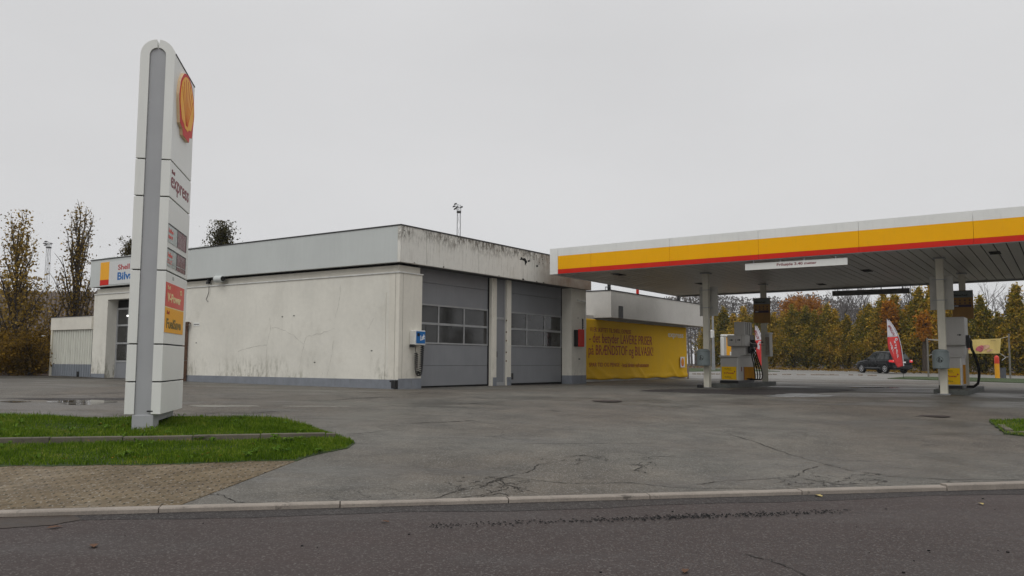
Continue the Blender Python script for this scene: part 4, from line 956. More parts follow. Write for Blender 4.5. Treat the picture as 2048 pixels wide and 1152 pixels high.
# ================================================================ CANOPY
SL = .0079; YE = -24.48
def zc(y, z): return z - SL*y
can = thing('forecourt_canopy', 'large flat filling station canopy with white, yellow and red striped edge on cream columns', 'canopy', C, (5.8, -10, .75))
joints = [0, -1.31] + [-1.31-2.877*k for k in range(1, 9)]; joints[-1] = YE
def cbox(mb, x0, x1, y0, y1, z0, z1):
    """box whose height follows the slight fall of the canopy"""
    a, b = min(y0, y1), max(y0, y1)
    return mb.add([(x0,a,zc(a,z0)),(x1,a,zc(a,z0)),(x1,b,zc(b,z0)),(x0,b,zc(b,z0)),(x0,a,zc(a,z1)),(x1,a,zc(a,z1)),(x1,b,zc(b,z1)),(x0,b,zc(b,z1))], [(0,3,2,1),(4,5,6,7),(0,1,5,4),(1,2,6,5),(2,3,7,6),(3,0,4,7)])
for a, b in zip(joints, joints[1:]):
    mb = MB(); mb.mi = 0; cbox(mb, 0, .06, a-.004, b+.004, 5.305, 5.58); mb.mi = 1; cbox(mb, -.003, .06, a-.004, b+.004, 4.835, 5.303); mb.mi = 2; cbox(mb, -.001, .06, a-.004, b+.004, 4.68, 4.833)
    mb.build('fascia_panel', [m_white, m_yel, m_red], can)
mb = MB(); cbox(mb, .0, .06, .005, .33, 4.67, 5.58); mb.build('corner_panel', m_white, can)
mb = MB(); cbox(mb, .06, 11.7, .27, .33, 4.68, 5.58); cbox(mb, 11.7, 11.76, YE, .33, 4.68, 5.58); cbox(mb, .06, 11.7, YE, YE+.06, 4.68, 5.58); mb.build('rear_fascia', m_white, can)
mb = MB(); cbox(mb, .07, 11.69, YE+.07, .26, 5.40, 5.45); mb.build('roof', m_roof, can)
mb = MB(); cbox(mb, .02, .055, 0, YE, 4.66, 4.679); cbox(mb, 11.5, 11.74, .3, YE, 4.655, 4.679); mb.build('edge_trim', m_steel, can)
mb = MB(); y = .26
k = 0
while y > YE+.3:
    for x0, x1 in ((.08, 2.45), (2.47, 6.0), (6.02, 9.6), (9.62, 11.68)):
        d = random.uniform(0, .003); cbox(mb, x0, x1, y-.270, y, 4.712+d, 4.74)
    y -= .30; k += 1
mb.build('soffit_plank', m_soff, can)
mb = MB(); cbox(mb, .08, 11.68, YE+.1, .26, 4.742, 4.76); mb.build('soffit_backing', m_dark, can)
for x, y in ((1.3, -1.4), (6.2, -2.6), (5.0, -9.0), (2.2, -13.0), (6.5, -15.8), (9.2, -6.5)):
    mb = MB(); cbox(mb, x, x+.7, y-.28, y, 4.70, 4.714); l_ = mb.build('dark_soffit_plate', m_dark, can)  # thin near-black plate against the underside of the soffit planks
mb = MB(); cbox(mb, 2.7, 3.1, -1.0, -1.28, 4.695, 4.711)
mb.build('access_panel', m_soff, can)
colspec = [(2.9, -4.31), (2.9, -11.65), (8.1, -4.74), (8.1, -11.76), (2.9, -19.0), (8.1, -19.0)]
for x, y in colspec:
    g0 = gz(*C.w(x, y)[:2]); mb = MB(); w = .10
    # H-section column: two flanges and a web
    mb.box(x-w, x-w+.018, y-w, y+w, g0-.15, zc(y, 4.71)); mb.box(x+w-.018, x+w, y-w, y+w, g0-.15, zc(y, 4.71)); mb.box(x-w+.018, x+w-.018, y-.01, y+.01, g0-.15, zc(y, 4.71))
    mb.box(x-w-.002, x+w+.002, y-w+.012, y+w-.012, g0, zc(y, 4.70)) if x < 5 else None
    cc = mb.build('column', m_cream, can, bevel=.004)
    mb = MB(); mb.box(x-w-.08, x+w+.08, y-w-.08, y+w+.08, g0-.1, g0+.012); mb.box(x-w-.06, x+w+.06, y-w-.06, y+w+.06, zc(y, 4.70)-.03, zc(y, 4.705)); mb.build('column_plate', m_steel, cc)
# clearance sign under the striped edge
hs_ = thing('clearance_sign', 'long white height sign reading Frihøjde 3.40 meter hung under the front stripe', 'sign', C, (.12, -8.1, 4.5))
mb = MB(); mb.box(.10, .14, -9.6, -6.61, 4.435, 4.64); mb.v = [(x, y, z + .0) for x, y, z in mb.v]; mb.build('board', m_signw, hs_, bevel=.006)
text('Frihøjde 3.40 meter', (.099, -7.58, 4.49), (0, -1, 0), (0, 0, 1), 1.16, .105, m_maroon, hs_, bold=.02)
mb = MB()
for y in (-9.3, -8.4, -7.7, -6.9): mb.box(.11, .13, y, y+.04, 4.63, 4.72)
mb.build('hanger', m_steel, hs_)
hr = thing('clearance_sign', 'dark long bar hanging under the far edge of the canopy, back of a height sign', 'sign', C, (11.8, -8, 4.55))
mb = MB(); mb.box(11.76, 11.80, -9.55, -6.55, 4.44, 4.66); mb.build('board', paint('sign_back_grey', (.16, .155, .15), .6), hr, bevel=.006)
mb = MB()
for y in (-9.3, -8.5, -7.6, -6.8): mb.box(11.765, 11.79, y, y+.04, 4.66, 4.76)
mb.build('hanger', m_steel, hr)
# notice boards: pale backs on the front columns, warning faces on the rear ones
def back_board(y0, y1, lab):
    o = thing('notice_board', lab, 'board', C, (3.05, (y0+y1)/2, 3.7), 'boards on the canopy columns')
    mb = MB(); mb.box(3.05, 3.08, y0, y1, 3.235, 4.265); mb.build('board', paint('board_back', (.45, .44, .40), .5, dirt=.1), o, bevel=.006)
    for z in (3.50, 4.12): mb = MB(); mb.box(2.76, 2.775, y0+.12, y1-.10, z, z+.018); mb.box(2.77, 3.05, (y0+y1)/2-.14, (y0+y1)/2-.125, z, z+.018); mb.build('clamp_strap', m_steel, o)
    return o
back_board(-4.67, -4.01, 'pale back of a notice board strapped high on the front left column'); back_board(-11.98, -11.34, 'pale back of a notice board strapped high on the front right column')
m_notice = paint('notice_amber', (.32, .17, .04), .5, dirt=.08); m_noticet = paint('notice_head', (.17, .19, .18), .5)
def warn_board(y0, y1, lab):
    o = thing('safety_board', lab, 'sign', C, (7.95, (y0+y1)/2, 3.7), 'safety boards on the rear canopy columns')
    mb = MB(); mb.box(7.93, 7.96, y0, y1, 3.18, 4.18); mb.build('board', m_notice, o, bevel=.005)
    mb = MB(); mb.box(7.922, 7.93, y0+.01, y1-.01, 3.93, 4.17); h_ = mb.build('header', m_noticet, o)
    text('Sikkerhed', (7.922, y1-.06, 3.98), (0, -1, 0), (0, 0, 1), .42, .07, m_dark, h_, bold=.02)
    mb = MB(); mb.box(7.922, 7.93, y0+.06, y1-.05, 3.59, 3.68); q = mb.build('dark_strip', paint('purple_strip', (.05, .03, .06), .5), o)
    mb = MB(); mb.box(7.918, 7.922, y1-.2, y1-.08, 3.62, 3.65); mb.build('print', m_trimw, q)
    mb = MB()
    for k in range(4):
        for z in (3.73, 3.83): cy = y1-.1-k*.15; mb.prism([(cy+.035*math.cos(a), z+.035*math.sin(a)) for a in np.linspace(0, 2*math.pi, 9)[:-1]], 0, 7.925, 7.93)
    mb.build('pictogram', m_rust, o)
    mb = MB(); mb.box(7.96, 7.98, y0+.25, y0+.3, 3.3, 3.4); mb.box(7.96, 7.98, y0+.25, y0+.3, 4.0, 4.1); mb.build('bracket', m_steel, o)
warn_board(-5.05, -4.38, 'amber safety notice board reading Sikkerhed on the rear left column'); warn_board(-12.1, -11.44, 'amber safety notice board reading Sikkerhed behind the right dispenser')
# islands
def island(y0, y1, x0, x1, lab):
    g0 = min(gz(*C.w(x, y)[:2]) for x in (x0, x1) for y in (y0, y1)); mb = MB(); mb.box(x0, x1, y0, y1, g0-.15, g0+.15)
    return tag(mb.build('pump_island', m_island, frame=C, org=(x0, y0, g0), bevel=.02), lab, 'island', 'pump islands'), g0+.15
i1, zi1 = island(-5.0, -4.02, 3.12, 8.7, 'dark concrete kerb island under the left dispenser'); i2, zi2 = island(-12.28, -11.33, 3.12, 8.5, 'dark concrete kerb island under the right dispenser')
island(-19.5, -18.55, 3.12, 8.5, 'concrete kerb island out past the right dispenser')[0]
mb = MB(); mb.box(2.5, 2.7, -4.25, -4.08, .70, .86); tag(mb.build('kerb_block', m_black, frame=C, org=(2.6, -4.2, .7), bevel=.02), 'small black block at the foot of the front left column', 'block')
# bins
def bin_(x, y, z0, lab):
    o = thing('litter_bin', lab, 'bin', C, (x, y, z0), 'litter bins on the canopy columns'); r_ = .23
    mb = MB(); mb.lathe([(0, z0), (r_-.02, z0), (r_, z0+.02), (r_, z0+.46)], x, y, 24); b = mb.build('bin_body', m_bin, o, smooth=False)
    mb = MB(); mb.lathe([(r_+.006, z0+.455), (r_+.008, z0+.47), (r_-.01, z0+.505), (r_-.045, z0+.55), (.10, z0+.575), (0, z0+.58)], x, y, 24, math.pi*1.0-.1-math.pi/2, math.pi*2.0+.1-math.pi/2+0) ; h_ = mb.build('hood', m_bin, o)
    mb = MB(); mb.lathe([(r_+.003, z0+.455), (r_-.003, z0+.50)], x, y, 24); mb.lathe([(r_-.01, z0+.44), (0, z0+.45)], x, y, 20); mb.build('opening_rim', m_black, o)
    mb = MB(); zc_ = z0+.27
    # pictogram wrapped on the round front: ring, figure, basket
    def W2(a, z): return (x-(r_+.003)*math.cos(a), y-(r_+.003)*math.sin(a), z)
    def patch(poly):
        b0 = len(mb.v); mb.add([W2(-u/r_, zc_+v) for u, v in poly], [tuple(range(len(poly)))])
    ring = [(.085*math.cos(t), .085*math.sin(t)) for t in np.linspace(0, 2*math.pi, 29)]; rin = [(.076*math.cos(t), .076*math.sin(t)) for t in np.linspace(0, 2*math.pi, 29)]
    for i in range(28): patch([rin[i], ring[i], ring[i+1], rin[i+1]])
    patch([(.02+.014*math.cos(t), .055+.014*math.sin(t)) for t in np.linspace(0, 2*math.pi, 9)[:-1]])
    patch([(.005, .04), (.035, .04), (.038, -.01), (.01, -.01)]); patch([(.01, -.01), (.038, -.01), (.045, -.065), (.032, -.065), (.022, -.03), (.012, -.065), (0, -.065)]); patch([(.008, .04), (.01, .028), (-.025, .005), (-.03, .014)])
    patch([(-.055, -.01), (-.018, -.01), (-.024, -.06), (-.05, -.06)]); mb.build('pictogram', m_dark, b)
    mb = MB(); mb.lathe([(0, z0+.07), (.012, z0+.07)], x-r_-.003, y, 8); mb.box(x-r_-.006, x-r_+.01, y-.01, y+.01, z0+.05, z0+.07); mb.build('lock', m_black, b)
    mb = MB(); mb.box(x+r_-.03, x+r_+.05, y-.04, y+.04, z0+.1, z0+.4); mb.build('bracket', m_steel, o)
    return o
bin_(2.55, -4.31, 1.50, 'grey green litter bin with round pictogram on the front left column'); bin_(2.55, -11.63, 1.46, 'grey green litter bin with round pictogram on the front right column')
# ---- dispensers
def arrow(mb, x, yc, z, s_=1.):
    pts = [(-.055, .012), (.0, .012), (.0, .03), (.06, 0), (.0, -.03), (.0, -.012), (-.055, -.012)]
    mb.add([(x, yc-u*s_, z+v*s_) for u, v in pts], [tuple(range(7))])
def label_front(d, x, y0, y1, z0, z1, part):
    mb = MB(); mb.box(x-.004, x, y0, y1, z0, z1); l_ = mb.build('yellow_label', m_label, part); w = y1-y0; h = z1-z0
    text('FuelSave', (x-.004, y1-.22*w, z0+.78*h), (0, -1, 0), Zd, .42*w, .10*h, m_olive, l_); text('V-Power', (x-.004, y1-.14*w, z0+.44*h), (0, -1, 0), Zd, .72*w, .14*h, m_lred, l_, bold=.03); text('FuelSave', (x-.004, y1-.22*w, z0+.16*h), (0, -1, 0), Zd, .42*w, .10*h, m_olive, l_)
    mb = MB(); mb.box(x-.006, x-.004, y0+.08*w, y0+.15*w, z0+.56*h, z0+.66*h); mb.box(x-.006, x-.004, y0+.3*w, y0+.55*w, z0+.70*h, z0+.72*h); mb.box(x-.006, x-.004, y0+.25*w, y0+.5*w, z0+.08*h, z0+.1*h); mb.build('small_mark', m_lred, l_)
d1 = thing('fuel_dispenser', 'grey fuel dispenser with four thin black hoses and orange side on the left island', 'fuel pump', C, (5.0, -4.6, zi1), 'fuel dispensers'); z = zi1
mb = MB(); mb.box(4.17, 5.95, -4.98, -4.30, z, z+.10); mb.build('base', m_black, d1)
mb = MB(); mb.box(4.2, 5.95, -5.0, -4.33, z+.10, 1.80); cab = mb.build('cabinet', m_dispg, d1, bevel=.01)
mb = MB(); mb.box(4.13, 6.0, -5.02, -4.28, 1.80, 1.87); mb.build('shelf', m_dispg, d1, bevel=.01)
label_front(d1, 4.197, -4.90, -4.36, z+.13, 1.47, cab)
mb = MB(); mb.box(4.185, 4.2, -4.965, -4.925, z+.12, 1.79); mb.build('edge_strip', m_trimw, cab)
mb = MB(); mb.box(4.75, 5.94, -5.006, -5.0, z+.12, 1.46); op = mb.build('orange_side_panel', m_orange, cab)
mb = MB(); mb.box(4.70, 4.75, -5.008, -5.0, z+.12, 1.46); mb.build('dark_red_strip', m_maroon, cab)
mb = MB(); mb.box(4.42, 4.50, -5.005, -5.0, 1.30, 1.46); mb.build('small_label', m_maroon, cab)
mb = MB(); mb.box(4.55, 5.5, -5.10, -4.60, 1.87, 2.22); mb.build('neck', m_dispg, d1, bevel=.01)
mb = MB(); mb.box(4.30, 4.85, -5.20, -4.55, 2.20, 2.60); mb.box(4.85, 5.4, -5.12, -4.62, 2.20, 2.60); hd = mb.build('display_head', m_dispg, d1, bevel=.015)
mb = MB(); arrow(mb, 4.297, -4.70, 2.42, 1.2); arrow(mb, 4.297, -4.98, 2.42, 1.2); mb.box(4.293, 4.298, -4.87, -4.86, 2.32, 2.46); mb.box(4.295, 4.298, -5.075, -5.07, 2.21, 2.59); mb.build('arrow_mark', m_dark, hd)
mb = MB(); mb.box(4.5, 5.4, -5.12, -4.74, 2.60, 3.08); tw = mb.build('hose_tower', m_dispg, d1, bevel=.015)
mb = MB()
for k in range(4): mb.box(4.65+k*.2, 4.69+k*.2, -5.126, -5.12, 2.62, 3.06)
mb.build('hose_slot', m_dark, tw)
mb = MB(); mb.box(4.88, 5.42, -5.18, -5.12, 1.95, 2.62); mb.build('nozzle_bay', m_black, d1, bevel=.02)
for k in range(4):
    x = 4.92+k*.15
    mb = MB(); mb.tube([(x, -5.18, 2.44), (x, -5.25, 2.32), (x, -5.27, 2.16)], [.018, .03, .022], 7); mb.box(x-.018, x+.018, -5.30, -5.20, 2.18, 2.28); mb.build('nozzle', m_black, d1)
    mb = MB(); mb.tube([(x-.03, -5.19, 2.36), (x-.03, -5.27, 2.30)], .011, 5); mb.build('nozzle_hook', m_trimw, d1)
    pts = [(x, -5.25, 2.14)]
    for i in range(15): f = i/14; pts.append((x+.25*f, -5.20-.17*math.sin(math.pi*(f*.85))*(.55+.25*k), 2.05-1.06*math.sin(f*math.pi*.5)))
    pts += [(x+.2, -5.10, z+.13), (x+.1, -5.0, z+.16)]
    mb = MB(); mb.tube(pts, .021, 6); mb.build('hose', m_rubber, d1, smooth=True)
d2 = thing('fuel_dispenser', 'tall grey fuel dispenser with one thick black hose on the right island', 'fuel pump', C, (5.0, -12, zi2), 'fuel dispensers'); z = zi2
mb = MB(); mb.box(4.0, 5.1, -12.02, -11.38, z, z+.10); mb.build('base', m_black, d2)
mb = MB(); mb.box(4.0, 5.1, -12.04, -11.38, z+.10, 1.80); cab = mb.build('cabinet', m_dispg, d2, bevel=.01)
mb = MB(); mb.box(3.95, 5.15, -12.06, -11.36, 1.80, 1.86); mb.build('shelf', m_dispg, d2, bevel=.01)
label_front(d2, 3.997, -11.98, -11.42, z+.13, 1.48, cab)
mb = MB(); mb.box(3.985, 4.0, -12.03, -11.99, z+.12, 1.78); mb.build('edge_strip', m_trimw, cab)
mb = MB(); mb.box(4.2, 5.0, -12.046, -12.04, z+.14, 1.58); mb.build('orange_side_panel', m_orange, cab)
mb = MB(); mb.box(4.25, 5.0, -12.1, -11.55, 1.86, 2.2); mb.build('neck', m_dispg, d2, bevel=.01)
mb = MB(); mb.box(4.05, 5.05, -12.15, -11.45, 2.18, 3.06); hd = mb.build('display_head', m_dispg, d2, bevel=.02)
mb = MB(); mb.box(4.042, 4.05, -12.12, -11.7, 2.22, 2.62); pn = mb.build('front_panel', m_dispg, hd, bevel=.003)
mb = MB(); arrow(mb, 4.04, -12.0, 2.50, 1.1); mb.build('arrow_mark', m_dark, pn)
mb = MB(); mb.box(4.30, 4.5, -12.25, -12.15, 2.1, 2.5); mb.tube([(4.4, -12.2, 2.45), (4.4, -12.27, 2.3), (4.4, -12.28, 2.1)], [.03, .05, .035], 8); mb.build('nozzle', m_black, d2)
pts = [(4.4, -12.28, 2.15)] + [(4.45, -12.27-.19*math.sin(f*math.pi*.72), 2.1-1.1*f+.02*math.sin(f*9)) for f in np.linspace(.05, 1, 14)] + [(4.5, -12.3, z+.07), (4.5, -12.1, z+.06)]
mb = MB(); mb.tube(pts, .042, 8); mb.build('hose', m_rubber, d2, smooth=True)
# payment terminal on the rear left column
tm = thing('payment_terminal', 'slim grey card terminal fixed to the right side of the rear left column', 'terminal', C, (7.9, -5.0, 2.3))
mb = MB(); mb.box(7.75, 8.15, -5.05, -4.87, 1.86, 2.74); mb.build('housing', m_dispg, tm, bevel=.02)
mb = MB(); mb.box(7.742, 7.75, -5.04, -4.885, 1.92, 2.62); mb.build('faded_panel', paint('faded_poster', (.28, .24, .19), .5, var=.3, scale=9), tm)
mb = MB(); mb.box(7.72, 8.17, -5.065, -4.868, 2.74, 2.80); mb.build('cap', m_trimw, tm, bevel=.01)
mb = MB(); arrow(mb, 7.97, -4.68, 2.42, 1.2); mb.box(7.962, 7.972, -4.86, -4.62, 2.30, 2.31); tag(mb.build('arrow_plate', m_dark, frame=C, org=(7.97, -4.7, 2.4)), 'small dark arrow mark on the rear left column', 'marker')

# ================================================================ BEYOND THE FORECOURT
def at(px, py, depth):
    r = ray(px, py); t_ = depth/r[1]; return (float(r[0]*t_), float(depth), float(CAMZ+r[2]*t_))
F1 = Frame(11.3, 45, -5)
tt = thing('totem_sign', 'white rounded gate-shaped sign with yellow face behind the left dispenser', 'sign', F1, (.4, 0, .8))
mb = MB(); mb.box(-.07, .08, -.1, .1, .7, 3.0); mb.box(.9, 1.05, -.1, .1, .7, 3.0); mb.box(-.07, 1.05, -.1, .1, 3.002, 3.12); mb.build('frame', m_white, tt, bevel=.04)
mb = MB(); mb.box(.22, .9, -.05, .05, 1.0, 2.95); mb.build('yellow_face', m_yelplate, tt)
mb = MB(); mb.box(.08, .215, -.07, .07, .9, 3.0); mb.build('inner_post', m_dispg, tt); mb = MB(); mb.box(.4, .85, -.06, -.05, 1.6, 2.2); mb.build('white_label', m_signw, tt)
# feather flags
m_flagw = paint('flag_white', (.62, .60, .64), .6); m_flagr = paint('flag_red', (.60, .05, .05), .55)
def flag(px, py, depth, hgt, lean, lab, turn):
    x, y, _ = at(px, py, depth); z0 = gz(x, y); F = Frame(x, y, turn); o = thing('feather_flag', lab, 'flag', F, (0, 0, z0), 'red and white feather flags'); n = 26
    zb, zt = z0+.72, z0+hgt
    def pole(f): # f 0..1 from bottom of the cloth to the tip
        return (-lean*.22*f - lean*.78*f**3.4, zb+(zt-zb)*f)
    def wid(f): return max(.002, lean*(.36+.64*min(1, f/.42)**.8)*(1-.0*f) + pole(f)[0])
    for nm, f0, f1, m_ in (('red_cloth', 0, .62, m_flagr), ('white_cloth', .62, 1, m_flagw)):
        mb = MB(); vs = []
        for i in range(n+1):
            f = f0+(f1-f0)*i/n; px_, pz = pole(f); w = wid(f)
            for k in range(5): g_ = k/4; vs.append((px_-w*g_, .04*math.sin(f*7+g_*3), pz - .10*g_*(1-f)))
        mb.add(vs, [(i*5+k, i*5+k+1, (i+1)*5+k+1, (i+1)*5+k) for i in range(n) for k in range(4)]); c_ = mb.build(nm, m_, o, smooth=True); sm = c_.modifiers.new('t', 'SOLIDIFY'); sm.thickness = .004
        if nm == 'white_cloth':
            t_ = text('NTTNR', (0, 0, 0), (1, 0, 0), Zd, 1, 1, m_lred, c_, bold=.02); co = np.array([v.co[:] for v in t_.data.vertices]) + V3(ORG[o.name])
            for v in t_.data.vertices:
                u, w = (v.co.x+ORG[o.name][0]), (v.co.z+ORG[o.name][2]); f = .645+.22*u; pX, pz = pole(f); v.co = (pX-.10-.15*w, .04*math.sin(f*7+1)-.02-.0*u, pz-z0)
        else:
            for base_, amp, f0_, f1_ in ((.20, .16, .18, .52), (.44, .10, .26, .50)):
                mb = MB()
                for k in range(13):
                    f = f0_+(f1_-f0_)*k/12; pX, pz = pole(f); a0 = base_+random.uniform(-.03, .03); w_ = random.uniform(.05, amp); h = random.uniform(.03, .07)
                    mb.add([(pX-a0, .04*math.sin(f*7+a0*4)-.02, pz-.03), (pX-a0-w_, .04*math.sin(f*7+1)-.02, pz-.03), (pX-a0-w_*.8, .04*math.sin(f*7+1)-.02, pz-.03+h), (pX-a0, .04*math.sin(f*7+a0*4)-.02, pz-.03+h)], [(0, 1, 2, 3)])
                mb.build('white_script', m_flagw, c_)
            mb = MB(); pX, pz = pole(.56); o2 = [(pX-.13+.075*math.cos(a), pz+.075*math.sin(a)) for a in np.linspace(0, 2*math.pi, 13)]; i2 = [(pX-.13+.035*math.cos(a), pz+.035*math.sin(a)) for a in np.linspace(0, 2*math.pi, 13)]
            mb.strip(i2, o2, 1, -.05, -.04); mb.build('round_mark', m_flagw, c_)
    mb = MB(); P_ = [(0, 0, z0-.1), (0, 0, z0+.72)] + [(pole(f)[0]+.015, .04*math.sin(f*7), pole(f)[1]) for f in np.linspace(0.03, 1, 20)]; mb.tube(P_, .014, 6); mb.build('pole', m_black, o)
    mb = MB(); mb.tube([(.03, 0, zb)] + [(pole(f)[0]+.035, .04*math.sin(f*7), pole(f)[1]) for f in np.linspace(0.03, .97, 16)], .022, 5); mb.build('pole_sleeve', m_flagw, o)
    return o
flag(1807, 756, 49, 3.50, .78, 'red and white feather flag standing before the black car', 22); flag(1530, 752, 47, 2.95, .48, 'red and white feather flag showing between the left dispenser and the rear column', 14)
# roadside banner between two posts
p1 = at(1857, 753, 52); p2 = at(2021, 757.5, 51)
for p, h, lab in ((p1, 2.45, 'leaning weathered post at the left end of the small yellow banner'), (p2, 2.75, 'weathered wooden post at the right end of the small yellow banner')):
    g0 = gz(p[0], p[1]); mb = MB(); mb.tube([(p[0], p[1], g0-.2), (p[0]+.02, p[1], g0+h)], [.055, .05], 7); mb.tube([(p[0]+.01, p[1], g0+h-.45), (p[0]+.01, p[1], g0+h-.40)], .065, 7); mb.tube([(p[0]+.01, p[1], g0+1.3), (p[0]+.01, p[1], g0+1.38)], .07, 7)
    tag(mb.build('banner_post', m_wood, org=(p[0], p[1], g0)), lab, 'post', 'posts of the small banner')
A_, B_ = at(1922, 680, 51.6), at(2001, 677, 51.1); A2, B2 = at(1926, 707, 51.6), at(2000, 707, 51.1)
rbn = thing('road_banner', 'small pale yellow advertising banner with pink picture tied between two posts', 'banner', WF, A2)
mb = MB(); nn = 16
for j in range(7):
    for i in range(nn+1):
        f, g_ = i/nn, j/6; a = [A2[k]+(B2[k]-A2[k])*f for k in range(3)]; b = [A_[k]+(B_[k]-A_[k])*f for k in range(3)]; mb.v.append((a[0]+(b[0]-a[0])*g_, a[1]+.05*math.sin(f*9+g_*2), a[2]+(b[2]-a[2])*g_))
mb.f = [(j*(nn+1)+i, j*(nn+1)+i+1, (j+1)*(nn+1)+i+1, (j+1)*(nn+1)+i) for j in range(6) for i in range(nn)]; mb.m = [0]*len(mb.f)
bs = mb.build('banner_sheet', paint('pale_yellow_cloth', (.62, .47, .17), .6, var=.08), rbn); sm = bs.modifiers.new('t', 'SOLIDIFY'); sm.thickness = .004
def onb(f, g_): return (A2[0]+(B2[0]-A2[0])*f, A2[1]+(B2[1]-A2[1])*f-.07, A2[2]+(B2[2]-A2[2])*f+(A_[2]-A2[2])*g_)
def bpatch(mb, pts): mb.add([onb(*p) for p in pts], [tuple(range(len(pts)))])
mb = MB(); bpatch(mb, [(.40, .18), (.45, .10), (.50, .14), (.56, .34), (.55, .55), (.50, .62), (.38, .50), (.33, .34), (.34, .22)]); mb.build('pink_picture', paint('picture_pink', (.42, .10, .13), .6, var=.4, scale=9), bs)
mb = MB(); bpatch(mb, [(.50, .16), (.60, .30), (.72, .48), (.70, .62), (.55, .64), (.53, .40)]); bpatch(mb, [(.62, .1), (.78, .2), (.80, .30), (.66, .32)]); mb.build('pale_picture', paint('picture_pale', (.55, .33, .22), .6, var=.3, scale=6), bs)
mb = MB(); mb.prism([(onb(.19, 0)[0]+.20*math.cos(a), onb(0, .55)[2]+.21*math.sin(a)) for a in np.linspace(0, 2*math.pi, 21)[:-1]], 1, A2[1]-.075, A2[1]-.065); rd = mb.build('red_disc', paint('disc_red', (.55, .12, .12), .6), bs)
text('ƧA', (onb(.19, 0)[0]-.12, A2[1]-.075, onb(0, .42)[2]), Xd, Zd, .24, .2, m_flagw, rd, bold=.02) if False else text('AS', (onb(.19, 0)[0]+.13, A2[1]-.085, onb(0, .42)[2]), (-1, 0, 0), Zd, .26, .2, m_flagw, rd, bold=.02)
mb = MB(); bpatch(mb, [(.75, .92), (.88, .93), (.88, .96), (.75, .95)]); mb.build('small_print', m_rust, bs)
mb = MB(); mb.tube([B_, (p2[0], p2[1], B_[2]+.12)], .008, 4); mb.tube([B2, (B2[0]+.35, B2[1], B2[2]-.22), (p2[0], p2[1], B2[2]-.18)], .012, 4); mb.tube([(B2[0]+.35, B2[1], B2[2]-.22), (B2[0]+.1, B2[1], B2[2]-.42)], .014, 4); mb.tube([A_, (p1[0], p1[1], A_[2]+.05)], .008, 4); mb.tube([(p1[0], p1[1], A_[2]+.02), (p1[0]+.7, p1[1], A_[2]-.02), (p1[0]+.85, p1[1], A_[2]-.4)], .015, 5); mb.tube([(p1[0], p1[1], 2.1), (p1[0]+.3, p1[1], 2.2), (p1[0]+.5, p1[1], 2.2)], .012, 4); mb.build('tie_rope', m_trimw, rbn)
# bollard and little grey box
x, y, z = at(1995, 755, 52.5); g0 = gz(x, y); bo = thing('bollard', 'yellow bollard with rounded red top on the grass verge under the small banner', 'bollard', WF, (x, y, g0))
mb = MB(); mb.lathe([(.14, g0-.2), (.14, g0+.92)], x, y, 16); mb.build('yellow_tube', m_yelplate, bo, smooth=True)
mb = MB(); mb.lathe([(.141, g0+.92), (.141, g0+1.28), (.12, g0+1.36), (.07, g0+1.41), (0, g0+1.43)], x, y, 16); mb.build('red_top', m_redplate, bo, smooth=True)
x, y, z = at(2006, 754, 53); g0 = gz(x, y); mb = MB(); mb.box(x-.12, x+.14, y-.12, y+.12, g0-.1, g0+.62); mb.box(x-.14, x+.16, y-.14, y+.14, g0+.62, g0+.66)
tag(mb.build('meter_post', paint('slate_grey', (.09, .10, .115), .6), org=(x, y, g0), bevel=.01), 'low slate grey box beside the yellow bollard', 'box')
x, y, z = at(1656, 736, 96); g0 = gz(x, y); cb = thing('utility_cabinet', 'grey green street cabinet in front of the hedge', 'cabinet', WF, (x, y, g0))
mb = MB(); mb.box(x-.55, x+.55, y-.2, y+.2, g0-.1, g0+1.25); mb.build('housing', paint('cabinet_green', (.10, .115, .095), .6, var=.3, scale=5), cb, bevel=.02); mb = MB(); mb.box(x-.58, x+.58, y-.23, y+.23, g0+1.25, g0+1.31); mb.build('lid', m_steel, cb)
x, y, z = at(1427, 737, 68); g0 = gz(x, y); lp_ = thing('signal_pole', 'thin grey pole with a small folded sign behind the front left column', 'pole', WF, (x, y, g0))
mb = MB(); mb.tube([(x, y, g0-.2), (x, y, g0+5)], [.16, .07], 8); mb.build('pole', m_steel, lp_); mb = MB(); mb.box(x-.22, x+.1, y-.1, y+.05, g0+2.6, g0+3.3); mb.build('sign', m_trimw, lp_, bevel=.08)

# ---- black estate car / SUV
CARM = paint('car_black', (.006, .0065, .008), .30, var=.02, spec=.18)
cx, cy, _ = at(1766, 745, 66.5); cz = gz(cx, cy); CF = Frame(cx, cy, -14)      # +Y is the way the car faces
car = thing('parked_car', 'black five door off-road car seen from behind left on the road by the hedge', 'car', CF, (0, 0, cz))
def loft(mb, secs, closed=True):
    n = len(secs[0]); b0 = len(mb.v); vs = [p for s_ in secs for p in s_]; fs = [(i*n+k, i*n+(k+1) % n, (i+1)*n+(k+1) % n, (i+1)*n+k) for i in range(len(secs)-1) for k in range(n)]
    fs += [tuple(range(n)), tuple(range(len(secs)*n-1, (len(secs)-1)*n-1, -1))]; mb.add(vs, fs)
def bodysec(y, zl, zh, w, zs):  # rounded rectangle section at length y
    return [(-w*.86, y, cz+zl), (w*.86, y, cz+zl), (w*.97, y, cz+zl+.10), (w, y, cz+zs-.25), (w*.985, y, cz+zs), (w*.90, y, cz+zh), (-w*.90, y, cz+zh), (-w*.985, y, cz+zs), (-w, y, cz+zs-.25), (-w*.97, y, cz+zl+.10)]
